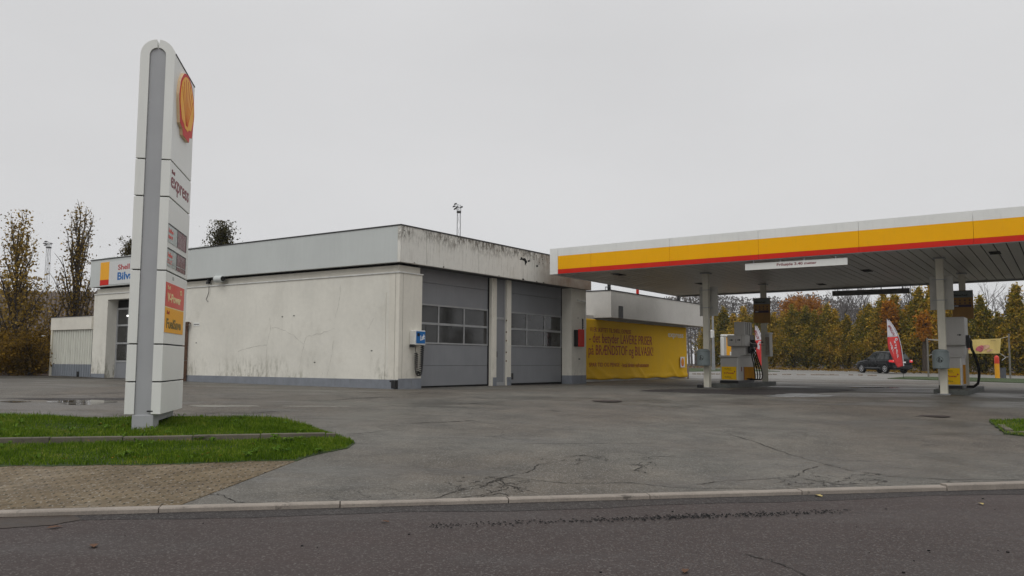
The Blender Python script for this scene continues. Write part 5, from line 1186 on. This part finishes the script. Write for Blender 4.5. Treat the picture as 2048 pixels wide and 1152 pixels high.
mb = MB(); loft(mb, [bodysec(y, zl, zh, w, zs) for y, zl, zh, w, zs in ((-2.28, .42, 1.0, .78, .85), (-2.22, .36, 1.06, .86, .92), (-2.0, .32, 1.08, .91, .96), (-1.2, .28, 1.06, .93, .95), (0, .26, 1.03, .93, .94), (.9, .26, 1.02, .92, .93), (1.15, .27, 1.01, .92, .90), (1.7, .30, .95, .91, .86), (2.1, .33, .87, .86, .78), (2.27, .38, .78, .74, .68))])
body = mb.build('body', CARM, car, smooth=True); bv = body.modifiers.new('b', 'BEVEL'); bv.width = .03; bv.segments = 2; bv.limit_method = 'ANGLE'
def cabsec(y, z0, z1, w0, w1): return [(-w0, y, cz+z0), (w0, y, cz+z0), (w1, y+.0, cz+z1-.04), (w1-.07, y, cz+z1), (-w1+.07, y, cz+z1), (-w1, y, cz+z1-.04)]
mb = MB(); loft(mb, [cabsec(-2.12, 1.03, 1.07, .84, .84), cabsec(-1.95, 1.03, 1.38, .84, .72), cabsec(-1.80, 1.03, 1.58, .85, .67), cabsec(-1.2, 1.02, 1.665, .86, .665), cabsec(-.2, 1.0, 1.68, .86, .67), cabsec(.25, 1.0, 1.62, .86, .68), cabsec(.62, 1.0, 1.36, .86, .74), cabsec(1.1, .97, 1.02, .84, .82)])
cabin = mb.build('cabin', CARM, car, smooth=True); bv = cabin.modifiers.new('b', 'BEVEL'); bv.width = .025; bv.segments = 2; bv.limit_method = 'ANGLE'
for sx in (-1, 1):
    def sw(z, y): # side glass surface half width at a height
        f = (z-1.02)/.64; return sx*(.868 - .19*f)
    for nm, quad in (('side_window', [(-1.80, 1.09), (-1.30, 1.07), (-1.30, 1.56), (-1.66, 1.52)]), ('side_window', [(-1.22, 1.07), (-.32, 1.06), (-.26, 1.59), (-1.22, 1.57)]), ('side_window', [(-.24, 1.06), (.88, 1.05), (.42, 1.40), (.16, 1.56), (-.18, 1.59)])):
        mb = MB(); mb.add([(sw(z, y)+sx*.004, y, cz+z) for y, z in quad] + [(sw(z, y)-sx*.02, y, cz+z) for y, z in quad], [tuple(range(len(quad))), tuple(range(2*len(quad)-1, len(quad)-1, -1))] + [(i, (i+1) % len(quad), (i+1) % len(quad)+len(quad), i+len(quad)) for i in range(len(quad))]); mb.build(nm, m_carglass, cabin)
    mb = MB(); mb.box(sx*.90, sx*1.05, .72, .84, cz+1.02, cz+1.17); mb.build('wing_mirror', CARM, car, bevel=.03)
    for yw in (-1.38, 1.40):
        mb = MB(); mb.lathe([(.21, -.11), (.33, -.11), (.355, -.08), (.355, .08), (.33, .11), (.21, .11)], 0, 0, 24); mb.v = [(sx*.80+z*1., yw+x, cz+.35+y) for x, y, z in mb.v]; wh = mb.build('wheel', m_rubber, car, smooth=False)
        mb = MB(); xo = sx*.915; 
        rim = [(.235*math.cos(a), .235*math.sin(a)) for a in np.linspace(0, 2*math.pi, 25)[:-1]]; 
        mb.add([(xo, yw+a, cz+.35+b) for a, b in rim] + [(xo, yw+a*.82, cz+.35+b*.82) for a, b in rim], [(i, (i+1) % 24, (i+1) % 24+24, i+24) for i in range(24)])
        for k in range(5):
            a = 2*math.pi*k/5+.3; c_, s_ = math.cos(a), math.sin(a); mb.add([(xo, yw+q*c_-r_*s_, cz+.35+q*s_+r_*c_) for q, r_ in ((.0, -.04), (.21, -.028), (.21, .028), (0, .04))], [(0, 1, 2, 3)])
        mb.build('rim', paint('alloy', (.45, .45, .46), .35, metal=.7), wh)
        mb = MB(); mb.lathe([(0, -.01), (.22, -.01), (.22, .0), (0, 0)], 0, 0, 20); mb.v = [(sx*.895+z, yw+x, cz+.35+y) for x, y, z in mb.v]; mb.build('hub', m_dark, wh)
        # dark wheel arch
        mb = MB(); arch = [(.42*math.cos(a), .42*math.sin(a)) for a in np.linspace(-.25, math.pi+.25, 19)]; ia = [(.36*math.cos(a), .36*math.sin(a)) for a in np.linspace(-.25, math.pi+.25, 19)]
        mb.strip([(yw+a, cz+.36+b) for a, b in ia], [(yw+a, cz+.36+b) for a, b in arch], 0, sx*.90, sx*.945); mb.build('wheel_arch', m_black, car)
    # rear lamps wrap round the corner
    mb = MB(); mb.box(sx*.62, sx*.905, -2.30, -2.12, cz+.84, cz+1.03); mb.box(sx*.87, sx*.945, -2.12, -1.90, cz+.86, cz+1.02)
    lt, t_, b_l = newmat('tail_lamp') if 'tail_lamp' not in bpy.data.materials else (bpy.data.materials['tail_lamp'], None, None)
    if b_l: b_l.inputs['Base Color'].default_value = (.55, .02, .02, 1); b_l.inputs['Roughness'].default_value = .15; b_l.inputs['Emission Color'].default_value = (1, .04, .05, 1); b_l.inputs['Emission Strength'].default_value = .35
    tl = mb.build('tail_lamp', lt, car, bevel=.03)
    mb = MB(); mb.box(sx*.72, sx*.86, -2.31, -2.299, cz+.95, cz+1.01); mb.build('clear_lens', m_signw, tl)
mb = MB(); mb.add([(-.66, -2.125, cz+1.10), (.66, -2.125, cz+1.10), (.58, -1.86, cz+1.50), (-.58, -1.86, cz+1.50)], [(0, 1, 2, 3)]); mb.v = [(x, y-.03, z) for x, y, z in mb.v]; rw = mb.build('rear_window', m_carglass, cabin); sm = rw.modifiers.new('t', 'SOLIDIFY'); sm.thickness = .02
mb = MB(); mb.box(-.62, .62, -2.0, -1.75, cz+1.60, cz+1.635); mb.build('roof_spoiler', CARM, car, bevel=.012)
mb = MB(); mb.box(-.27, .27, -2.31, -2.28, cz+.80, cz+.91); mb.build('number_plate', m_white, car)
mb = MB(); mb.box(-.84, .84, -2.37, -2.1, cz+.36, cz+.62); mb.build('rear_bumper', m_black, car, bevel=.05)
mb = MB(); mb.box(-.95, -.935, -.9, .95, cz+.40, cz+.43); mb.box(.935, .95, -.9, .95, cz+.40, cz+.43); mb.build('sill_strip', m_steel, car)
for sx in (-1, 1): mb = MB(); mb.tube([(sx*.60, .0, cz+1.70), (sx*.60, -1.6, cz+1.69)], .015, 5); mb.build('roof_rail', m_steel, car)

# ---- lattice light masts
def mast(px, py, depth, lab, w=.46):
    x, y, zt = at(px, py, depth); g0 = 1.0; o = thing('floodlight_mast', lab, 'mast', WF, (x, y, g0), 'lattice floodlight masts'); mb = MB(); legs = [(-w/2, -w/2), (w/2, -w/2), (w/2, w/2), (-w/2, w/2)]; top = zt-1.1
    for a, b in legs: mb.tube([(x+a*1.25, y+b*1.25, g0), (x+a*.8, y+b*.8, top)], .035, 5)
    n = 12
    for k in range(n):
        z0, z1 = g0+(top-g0)*k/n, g0+(top-g0)*(k+1)/n; s0, s1 = 1.25-.45*k/n, 1.25-.45*(k+1)/n
        for i in range(4): p, q = legs[i], legs[(i+1) % 4]; mb.tube([(x+p[0]*s0, y+p[1]*s0, z0), (x+q[0]*s1, y+q[1]*s1, z1)], .012, 4, False)
    mb.build('lattice', m_steel, o)
    mb = MB(); mb.box(x-w*.55, x+w*.55, y-w*.55, y+w*.55, top, top+.25); mb.build('platform', m_trimd, o)
    mb = MB()
    for a, b in legs: mb.tube([(x+a, y+b, top+.2), (x+a, y+b, top+.95)], .02, 4)
    for z in (.5, .72, .93): 
        for i in range(4): p, q = legs[i], legs[(i+1) % 4]; mb.tube([(x+p[0], y+p[1], top+z), (x+q[0], y+q[1], top+z)], .014, 4)
    mb.build('railing', m_steel, o)
    for dx, dz in ((-.9, 1.0), (-1.25, .70), (-.95, .40), (-.5, .60), (.7, .62)):
        mb = MB(); xx, zz = x+dx*w, top+dz+.1; k_ = .42; mb.add([(xx+a*k_, y+q*k_, zz+b*k_) for q in (-.6, .6) for a, b in ((-.45, -.22), (.3, .02), (.35, .2), (-.2, .12))], [(0, 1, 2, 3), (7, 6, 5, 4), (0, 4, 5, 1), (1, 5, 6, 2), (2, 6, 7, 3), (3, 7, 4, 0)]); mb.tube([(xx+.1, y, zz), (x, y, zz-.1)], .02, 4); mb.build('floodlight', m_trimd, o)
mast(918, 408, 100, 'lattice floodlight mast rising behind the stained garage fascia'); mast(98, 483, 135, 'lattice floodlight mast between the two tall trees at the left', .55)

# ---- barn behind the shrubs
bn = thing('barn', 'dark low building with brown corrugated roof behind the shrubs at the left', 'building', WF, (-33, 55, .9))
def yz(px, py, d): return at(px, py, d)
e0 = at(-160, 668, 50); e1 = at(235, 668, 50); r0 = at(-170, 581, 60); r1 = at(250, 581, 60)
mb = MB(); nr = 150
for i in range(nr+1):
    f = i/nr; w_ = .09*math.sin(i*math.pi/1.5)
    for j in range(9): g_ = j/8; mb.v.append((e0[0]+(e1[0]-e0[0])*f+(r0[0]-e0[0])*g_*(1-f)+(r1[0]-e1[0])*g_*f, 50+10*g_, e0[2]+(r0[2]-e0[2])*g_+w_))
mb.f = [(i*9+j, (i+1)*9+j, (i+1)*9+j+1, i*9+j+1) for i in range(nr) for j in range(8)]; mb.m = [0]*len(mb.f)
rf = mb.build('roof', m_rooftile, bn); sm = rf.modifiers.new('t', 'SOLIDIFY'); sm.thickness = .06
mb = MB(); mb.box(e0[0]+.5, e1[0]-.5, 50.6, 69, .5, e0[2]-.05); mb.add([(e0[0]+.6, 50.8, e0[2]-.1), (e1[0]-.6, 50.8, e0[2]-.1), (r1[0], 60, r0[2]-.15), (r0[0], 60, r0[2]-.15), (e1[0]-.6, 69, e0[2]-.1), (e0[0]+.6, 69, e0[2]-.1)], [(0, 1, 2, 3), (3, 2, 4, 5), (0, 3, 5), (1, 4, 2)]); mb.build('wall', m_navy, bn)
a, b = at(45, 672, 44), at(92, 689, 44); mb = MB(); mb.tube([a, b], .045, 6); mb.tube([a, (a[0]+1, a[1]+.5, a[2]+.02)], .03, 5); mb.tube([b, (b[0], b[1], 1)], .04, 5)
tag(mb.build('handrail', m_trimw, org=b), 'thin pale sloping rail in front of the dark barn wall', 'rail')

# ================================================================ TREES
def leafmesh(name, pts, size, mat, squash=.6):
    n = len(pts); p = np.array(pts, float); d1 = rng.normal(size=(n, 3)); d1 /= np.linalg.norm(d1, axis=1)[:, None]; d2 = rng.normal(size=(n, 3)); d2 -= (d2*d1).sum(1)[:, None]*d1; d2 /= np.linalg.norm(d2, axis=1)[:, None]
    s = size*rng.uniform(.5, 1.35, n)[:, None]; V = np.stack([p-d1*s, p-d2*s*squash+d1*s*.1, p+d1*s, p+d2*s*squash+d1*s*.1], 1)
    me = bpy.data.meshes.new(name); me.vertices.add(4*n); me.vertices.foreach_set('co', V.ravel()); me.loops.add(4*n); me.loops.foreach_set('vertex_index', np.arange(4*n)); me.polygons.add(n); me.polygons.foreach_set('loop_start', np.arange(n)*4)
    me.update(calc_edges=True); me.materials.append(mat); return me
def addmesh(name, me, parent=None, loc=None):
    o = bpy.data.objects.new(name, me); COL.objects.link(o); o.parent = parent
    if loc: o.location = loc
    return o
def columnar(name, lab, h, rad, nlimb, nleaf, lsize, mat, bark, loc, cat='tree', group=None, tip=.0, low=.12, sparse_top=0., steep=.80, clump=.17, bare=0., cone=False):
    """upright tree: trunk, steep limbs and leaf clumps along the limbs"""
    root = bpy.data.objects.new(name, None); COL.objects.link(root); root.location = loc; ORG[root.name] = (0, 0, 0); tag(root, lab, cat, group)
    mb = MB(); lean = random.uniform(-.15, .15)
    tr = [(lean*math.sin(k*.7)*.4, lean*k*.05, h*.92*k/8) for k in range(9)]; tr[0] = (0, 0, -.3); mb.tube(tr, [.020*h*(1-k/8.6) for k in range(9)], 7)
    L = []; 
    for i in range(nlimb):
        z0 = h*(low*.55+.62*(i/nlimb)); a = i*2.4+random.uniform(-.4, .4); t0 = z0/h
        zt = min(h*.985, z0+h*random.uniform(.22, .42)); tm = zt/h
        r_t = rad*(math.sin(min(1, (1-tm)*1.5+.12)*math.pi/2)**.8)*random.uniform(.55, 1.)
        if cone: r_t = rad*max(.10, min(1, (1-tm)*1.9))**.9*random.uniform(.5, 1.)
        p = [(0, 0, z0)]
        for k in range(1, 6):
            f = k/5; rr = r_t*f**steep; p.append((rr*math.cos(a+.25*f)+random.uniform(-.05, .05), rr*math.sin(a+.25*f)+random.uniform(-.05, .05), z0+(zt-z0)*f))
        mb.tube(p, [.008*h*(1-f*.85/5) * (1-t0*.6) for f in range(6)], 5, False); L.append(p)
        for _ in range(3):
            k = random.randint(1, 4); q = p[k]; e = (q[0]*random.uniform(.9, 1.5)+random.uniform(-.3, .3), q[1]*random.uniform(.9, 1.5)+random.uniform(-.3, .3), q[2]+h*random.uniform(.04, .12)); mb.tube([q, ((q[0]+e[0])/2+.05, (q[1]+e[1])/2, (q[2]+e[2])/2), e], [.003*h, .002*h, .0008*h], 4, False); L.append([q, e])
    tb = mb.build('trunk', bark, root, smooth=True)
    pts = []; cl = []
    for p in L:
        m = len(p)
        for k in range(m-1):
            for _ in range(2): f = random.random(); cl.append(tuple(p[k][c]+(p[k+1][c]-p[k][c])*f for c in range(3)))
    cl += [(random.gauss(0, rad*.28*(1-f_ if cone else .7)*1.4), random.gauss(0, rad*.28*(1-f_ if cone else .7)*1.4), h*(.5+.48*f_)) for f_ in [random.random() for _ in range(nlimb)]]
    cl = [c for c in cl if c[2] > h*low and random.random() > sparse_top*(c[2]/h)**2 and random.random() > bare]
    for _ in range(nleaf):
        c = random.choice(cl); s_ = clump*rad*random.uniform(.6, 1.4)*(max(.45, min(1, 1.9*(1-c[2]/h))) if cone else 1); pts.append((c[0]+random.gauss(0, s_), c[1]+random.gauss(0, s_), min(h*1.01, c[2]+random.gauss(0, s_*1.3))))
    addmesh('crown', leafmesh('crown', pts, lsize, mat), root); return root
def shrub(name, lab, w, d, h, n, ls, mat, loc, group=None):
    root = bpy.data.objects.new(name, None); COL.objects.link(root); root.location = loc; ORG[root.name] = (0, 0, 0); tag(root, lab, 'shrub', group)
    mb = MB(); cl = []
    for i in range(16):
        a = random.uniform(0, 6.28); e = (w*.5*math.cos(a)*random.uniform(.2, 1), d*.5*math.sin(a)*random.uniform(.2, 1), h*random.uniform(.55, 1)); q = (e[0]*.35, e[1]*.35, e[2]*.5); mb.tube([(e[0]*.1, e[1]*.1, -.2), q, e], [.03, .02, .006], 4, False)
        for _ in range(4): f = random.uniform(.35, 1); cl.append((e[0]*f+random.uniform(-.2, .2), e[1]*f+random.uniform(-.2, .2), e[2]*f))
    for _ in range(26): a = random.uniform(0, 6.28); f = math.sqrt(random.random()); cl.append((w*.5*f*math.cos(a), d*.5*f*math.sin(a), h*random.uniform(.08, .8)*(1-.4*f)))
    mb.build('stems', m_bark, root)
    pts = []
    for _ in range(n): c = random.choice(cl); pts.append((c[0]+random.gauss(0, .16), c[1]+random.gauss(0, .16), max(.02, c[2]+random.gauss(0, .13))))
    addmesh('foliage', leafmesh('foliage', pts, ls, mat), root); return root
# the tall pair at the left, and tops seen over the garage
def tl(px, d): x, y, _ = at(px, 700, d); return (x, y, .85)
columnar('columnar_oak', 'tall upright autumn tree, half bare, at the very left edge behind the shrubs', 7.5, 1.35, 30, 3400, .07, m_oak, m_bark, tl(24, 38), group='autumn trees at the left', sparse_top=.1, low=.16, clump=.15)
columnar('columnar_oak', 'tall slim half bare autumn tree right of the far mast', 8.5, 1.15, 30, 2700, .065, m_oak, m_bark, tl(148, 41.5), group='autumn trees at the left', sparse_top=.25, low=.2, clump=.14, bare=.25)
columnar('bare_sapling', 'small nearly bare tree in front of the barn roof beside the screen', 4.6, 1.5, 16, 420, .06, m_oak, m_bark, tl(172, 43), bare=.5)
columnar('columnar_oak', 'autumn tree of low spreading limbs behind the left shrubs', 4.6, 1.6, 22, 2200, .07, m_oak, m_bark, tl(48, 40), group='autumn trees at the left', low=.2, clump=.2)
columnar('columnar_oak', 'small brown leaved tree against the barn roof left of the screen', 4.3, 1.2, 18, 750, .065, m_oak, m_bark, tl(108, 42), group='autumn trees at the left', low=.2, clump=.2)
m_dull = leafmat('dull_green_leaves', [(0, (.022, .024, .009)), (.5, (.06, .055, .016)), (.85, (.11, .085, .025)), (1, (.16, .12, .035))])
columnar('conical_tree', 'dark bushy tree top seen over the fascia just right of the tall sign', 9.3, 1.35, 38, 11000, .07, m_dull, m_bark, (*tl(433, 52)[:2], .9), group='tree tops over the garage', low=.3)
columnar('conical_tree', 'dark tree top seen over the fascia just left of the tall sign', 8.3, .8, 28, 5000, .065, m_dull, m_bark, (*tl(249, 52)[:2], .9), group='tree tops over the garage', low=.3)
s0 = shrub('autumn_shrub', 'brown and yellow shrub nearest the corrugated screen', 2.3, 1.9, 1.75, 5200, .05, m_bush, tl(66, 35), group='shrubs left of the screen')
for i, (px, d, sc, lab) in enumerate(((30, 34.8, 1.0, 'brown and yellow shrub second from the corrugated screen'), (-10, 34.6, 1.0, 'brown and yellow shrub at the very left edge of the photo'), (28, 37.2, 1.35, 'taller dark shrub behind the others under the left tree'), (84, 38.2, 1.15, 'dark shrub behind the corrugated screen corner'))):
    dup(s0, tl(px, d), i*1.9+.7, lab, sc)
# the autumn hedge along the far road: upright trees one behind another
hf = [H(*p) for p in ((2110, 753), (2048, 750.5), (1950, 747.5), (1850, 744.5), (1770, 742), (1700, 739.5), (1630, 738), (1560, 736.2), (1490, 734.8), (1430, 733.6), (1395, 733.0))]
cum = [0]
for a, b in zip(hf, hf[1:]): cum.append(cum[-1]+math.hypot(b[0]-a[0], b[1]-a[1]))
protos = []
for i in range(4):
    r_ = columnar('hedge_tree', 'x', 7.6, 1.5+.12*i, 46, 15000, .115, m_hedge, m_bark, (0, 0, 0), low=.03, clump=.17, steep=.55, cone=True); protos.append(r_)
words = ['olive green', 'yellow brown', 'rusty olive', 'dark green', 'ochre tipped', 'brownish']
pxs = [2066, 2028, 1992, 1958, 1925, 1893, 1866, 1838, 1812, 1786, 1762, 1738, 1716, 1694, 1673, 1652, 1630, 1608, 1587, 1566, 1545, 1525, 1505, 1486, 1467, 1449, 1432, 1416]
tops = {2066: 560, 2028: 566, 1992: 622, 1958: 590, 1925: 612, 1893: 596, 1866: 560, 1838: 572, 1812: 612, 1786: 586, 1762: 582, 1738: 606, 1716: 622, 1694: 628, 1673: 618, 1652: 606, 1630: 620, 1608: 610, 1587: 608, 1566: 622, 1545: 625, 1525: 616, 1505: 625, 1486: 612, 1467: 628, 1449: 612, 1432: 624, 1416: 622}
def hedge_depth(px):
    best = min(range(len(hf)-1), key=lambda k: 0)
    P_ = [1024+FPX*(p[0]/p[1]) for p in hf]
    return float(np.interp(px, P_[::-1], [p[1] for p in hf][::-1]))
used = set()
for i, px in enumerate(pxs):
    d = min(hedge_depth(px)+2.2, 118); x, y, zt = at(px+random.uniform(-4, 4), tops[px], d); g0 = gz(x, y); pr = protos[i % 4]; hgt = zt-g0; sc = hgt/7.6; wsc = min(sc*1.1, max(sc*.75, d/60*.85))
    side = {0: 'at the right edge of the photo', 1: 'second from the right edge of the photo'}.get(i)
    where = side or ('number %d' % i)
    ref = ('above the small yellow banner' if 1920 < px < 2010 else 'behind the right column' if 1880 < px <= 1925 else 'left of the right column' if 1830 < px <= 1870 else 'right of the feather flag' if 1800 < px <= 1830 else 'above the black car' if 1730 < px <= 1800 else 'left of the black car' if 1680 < px <= 1730 else 'behind the street cabinet' if 1630 < px <= 1680 else 'under the orange maple' if 1560 < px <= 1630 else 'right of the rear left column' if 1525 < px <= 1560 else 'behind the rear left column' if 1500 < px <= 1525 else 'behind the left dispenser' if 1440 < px <= 1500 else 'beside the front left column')
    k = 1
    ordw = ['first', 'second', 'third', 'fourth', 'fifth']
    while (ref, k) in used: k += 1
    used.add((ref, k))
    lab = '%s upright hedge tree %s' % (words[i % 6], side) if side else '%s hedge tree, %s from right among those %s' % (words[i % 6], ordw[k-1], ref)
    if i < 4: o = pr; o.location = (x, y, g0-.05); o.scale = (wsc, wsc, sc); o['label'] = lab; o['group'] = 'upright trees of the far hedge'
    else: o = dup(pr, (x, y, g0-.05), random.uniform(0, 6.28), lab, (wsc, wsc, sc), group='upright trees of the far hedge')
# round maple behind the hedge, orange on top, green and yellow below
def maple(lab, px, py, d, w, h, n, top=True):
    sg = .5 if top else .22
    x, y, zt = at(px, py, d); g0 = gz(x, y); hh = zt-g0; root = bpy.data.objects.new('maple_tree', None); COL.objects.link(root); root.location = (x, y, g0); ORG[root.name] = (0, 0, 0); tag(root, lab, 'tree')
    mb = MB(); mb.tube([(0, 0, -.3), (0, 0, hh*.4), (.1, 0, hh*.8)], [.25, .18, .05], 7); cl = []
    for i in range(30):
        a = i*2.4; z0 = hh*random.uniform(.25, .5); r_ = w*random.uniform(.3, 1); zt_ = hh*(.98-(.35 if top else .1)*(r_/w)**2)*random.uniform(.8, 1.0); e = (r_*math.cos(a), r_*math.sin(a), zt_); mb.tube([(0, 0, z0), (e[0]*.5, e[1]*.5, (z0+zt_)/2+.2), e], [.08, .05, .015], 5, False); cl += [e, (e[0]*.8, e[1]*.8, zt_-.4), (e[0], e[1], zt_-1.2)]
    for i in range(60): a = random.uniform(0, 6.28); f = math.sqrt(random.random()); cl.append((w*f*math.cos(a), w*f*math.sin(a), hh*random.uniform(.2 if top else .7, .9)*(1-.3*f*f)))
    mb.build('trunk', m_bark, root)
    A, B = [], []
    for _ in range(n):
        c = random.choice(cl); p = (c[0]+random.gauss(0, sg), c[1]+random.gauss(0, sg), c[2]+random.gauss(0, sg*.8)); t_ = p[2]/hh + random.gauss(0, .05) + .05*math.sin(p[0]*2)
        (A if t_ > .66 or not top else B).append(p)
    addmesh('crown', leafmesh('crown', A, .14, m_maple), root)
    if B: addmesh('lower_crown', leafmesh('lower_crown', B, .14, m_mapleg), root)
maple('round maple with bright orange top over the hedge between the two pump islands', 1606, 586, 116, 3.9, 8, 22000)
maple('small orange maple glimpsed in the hedge above the feather flag and car', 1777, 600, 78, .55, 8, 2000, False)
maple('small orange maple glimpsed in the hedge left of the right column', 1846, 616, 72, .4, 6, 1000, False)
# bare trees behind the hedge
def bare(lab, px, py, d, spread, seed):
    random.seed(seed); x, y, zt = at(px, py, d); g0 = 1.2; hh = zt-g0; root = bpy.data.objects.new('bare_tree', None); COL.objects.link(root); root.location = (x, y, g0); ORG[root.name] = (0, 0, 0); tag(root, lab, 'tree', 'bare trees behind the hedge')
    mb = MB(); tw = MB()
    def grow(p, dr, L_, r_, lvl):
        q = [p]; dd = Vector(dr)
        for k in range(3): dd = (dd+Vector((random.uniform(-.18, .18), random.uniform(-.18, .18), .05))).normalized(); q.append(tuple(Vector(q[-1])+dd*L_/3))
        (mb if lvl < 2 else tw).tube(q, [r_, r_*.85, r_*.7, r_*.5], 5 if lvl < 2 else 3, False)
        if lvl >= 5: return
        for k in range(3 if lvl < 2 else 2+(random.random() < .5)):
            s_ = random.choice(q[1:]); nd = (dd+Vector((random.uniform(-1, 1), random.uniform(-1, 1), random.uniform(-.2, .6)))*spread).normalized(); grow(s_, nd, L_*random.uniform(.6, .8), r_*.55, lvl+1)
        grow(q[-1], dd, L_*.75, r_*.6, lvl+1)
    grow((0, 0, 0), (0, 0, 1), hh*.36, .028*hh, 0)
    mb.build('trunk', m_greybark, root); tw.build('crown', m_greybark, root)
bare('grey bare tree behind the hedge under the dark hanging bar', 1690, 585, 120, .9, 3); bare('bare tree with fine twigs left of the feather flag tip', 1722, 578, 125, 1.0, 11); bare('bare tree above the right dispenser and small banner', 1968, 566, 95, 1.0, 5); bare('pale bare tree beside the right column', 1845, 572, 110, .9, 8)
random.seed(99)
# far misty wood: one mass
pts = []; mb = MB()
for i in range(150):
    px = 1330+i*6.2+random.uniform(-4, 4); d = random.uniform(170, 215); top = 596+ (0 if px < 1660 else (px-1660)*.12) + 5*math.sin(px*.03)+random.uniform(-6, 10); x, y, zt = at(px, top, d); hh = zt-1
    mb.tube([(x, y, .8), (x+random.uniform(-.5, .5), y, zt-2)], [.3, .08], 5, False)
    for _ in range(9):
        z0 = random.uniform(.2, .8)*hh; a = random.uniform(0, 6.28); mb.tube([(x, y, z0+1), (x+2.2*math.cos(a), y+2.2*math.sin(a), z0+3.5)], [.09, .03], 3, False)
    for _ in range(420): f = random.random()**.7; w_ = 3.0*(1-.6*f); pts.append((x+random.gauss(0, w_*.6), y+random.gauss(0, w_*.6), 1+hh*(.12+.88*f)))
wd = mb.build('far_wood', m_greybark); tag(wd, kind='stuff')
me = leafmesh('far_wood_twigs', pts, .34, m_twig, .35); tag(addmesh('far_wood_twigs', me), kind='stuff')

# ================================================================ HAZE
mh = bpy.data.materials.new('haze'); mh.use_nodes = True; t = mh.node_tree; t.nodes.clear(); o_ = t.nodes.new('ShaderNodeOutputMaterial'); pv = t.nodes.new('ShaderNodeVolumePrincipled')
pv.inputs['Color'].default_value = (.95, .96, .98, 1); pv.inputs['Density'].default_value = .00035; pv.inputs['Anisotropy'].default_value = .2; t.links.new(pv.outputs[0], o_.inputs['Volume'])
if True:
    mb = MB(); mb.box(-560, 560, -180, 620, -1.2, 24); tag(mb.build('haze', mh), kind='stuff')
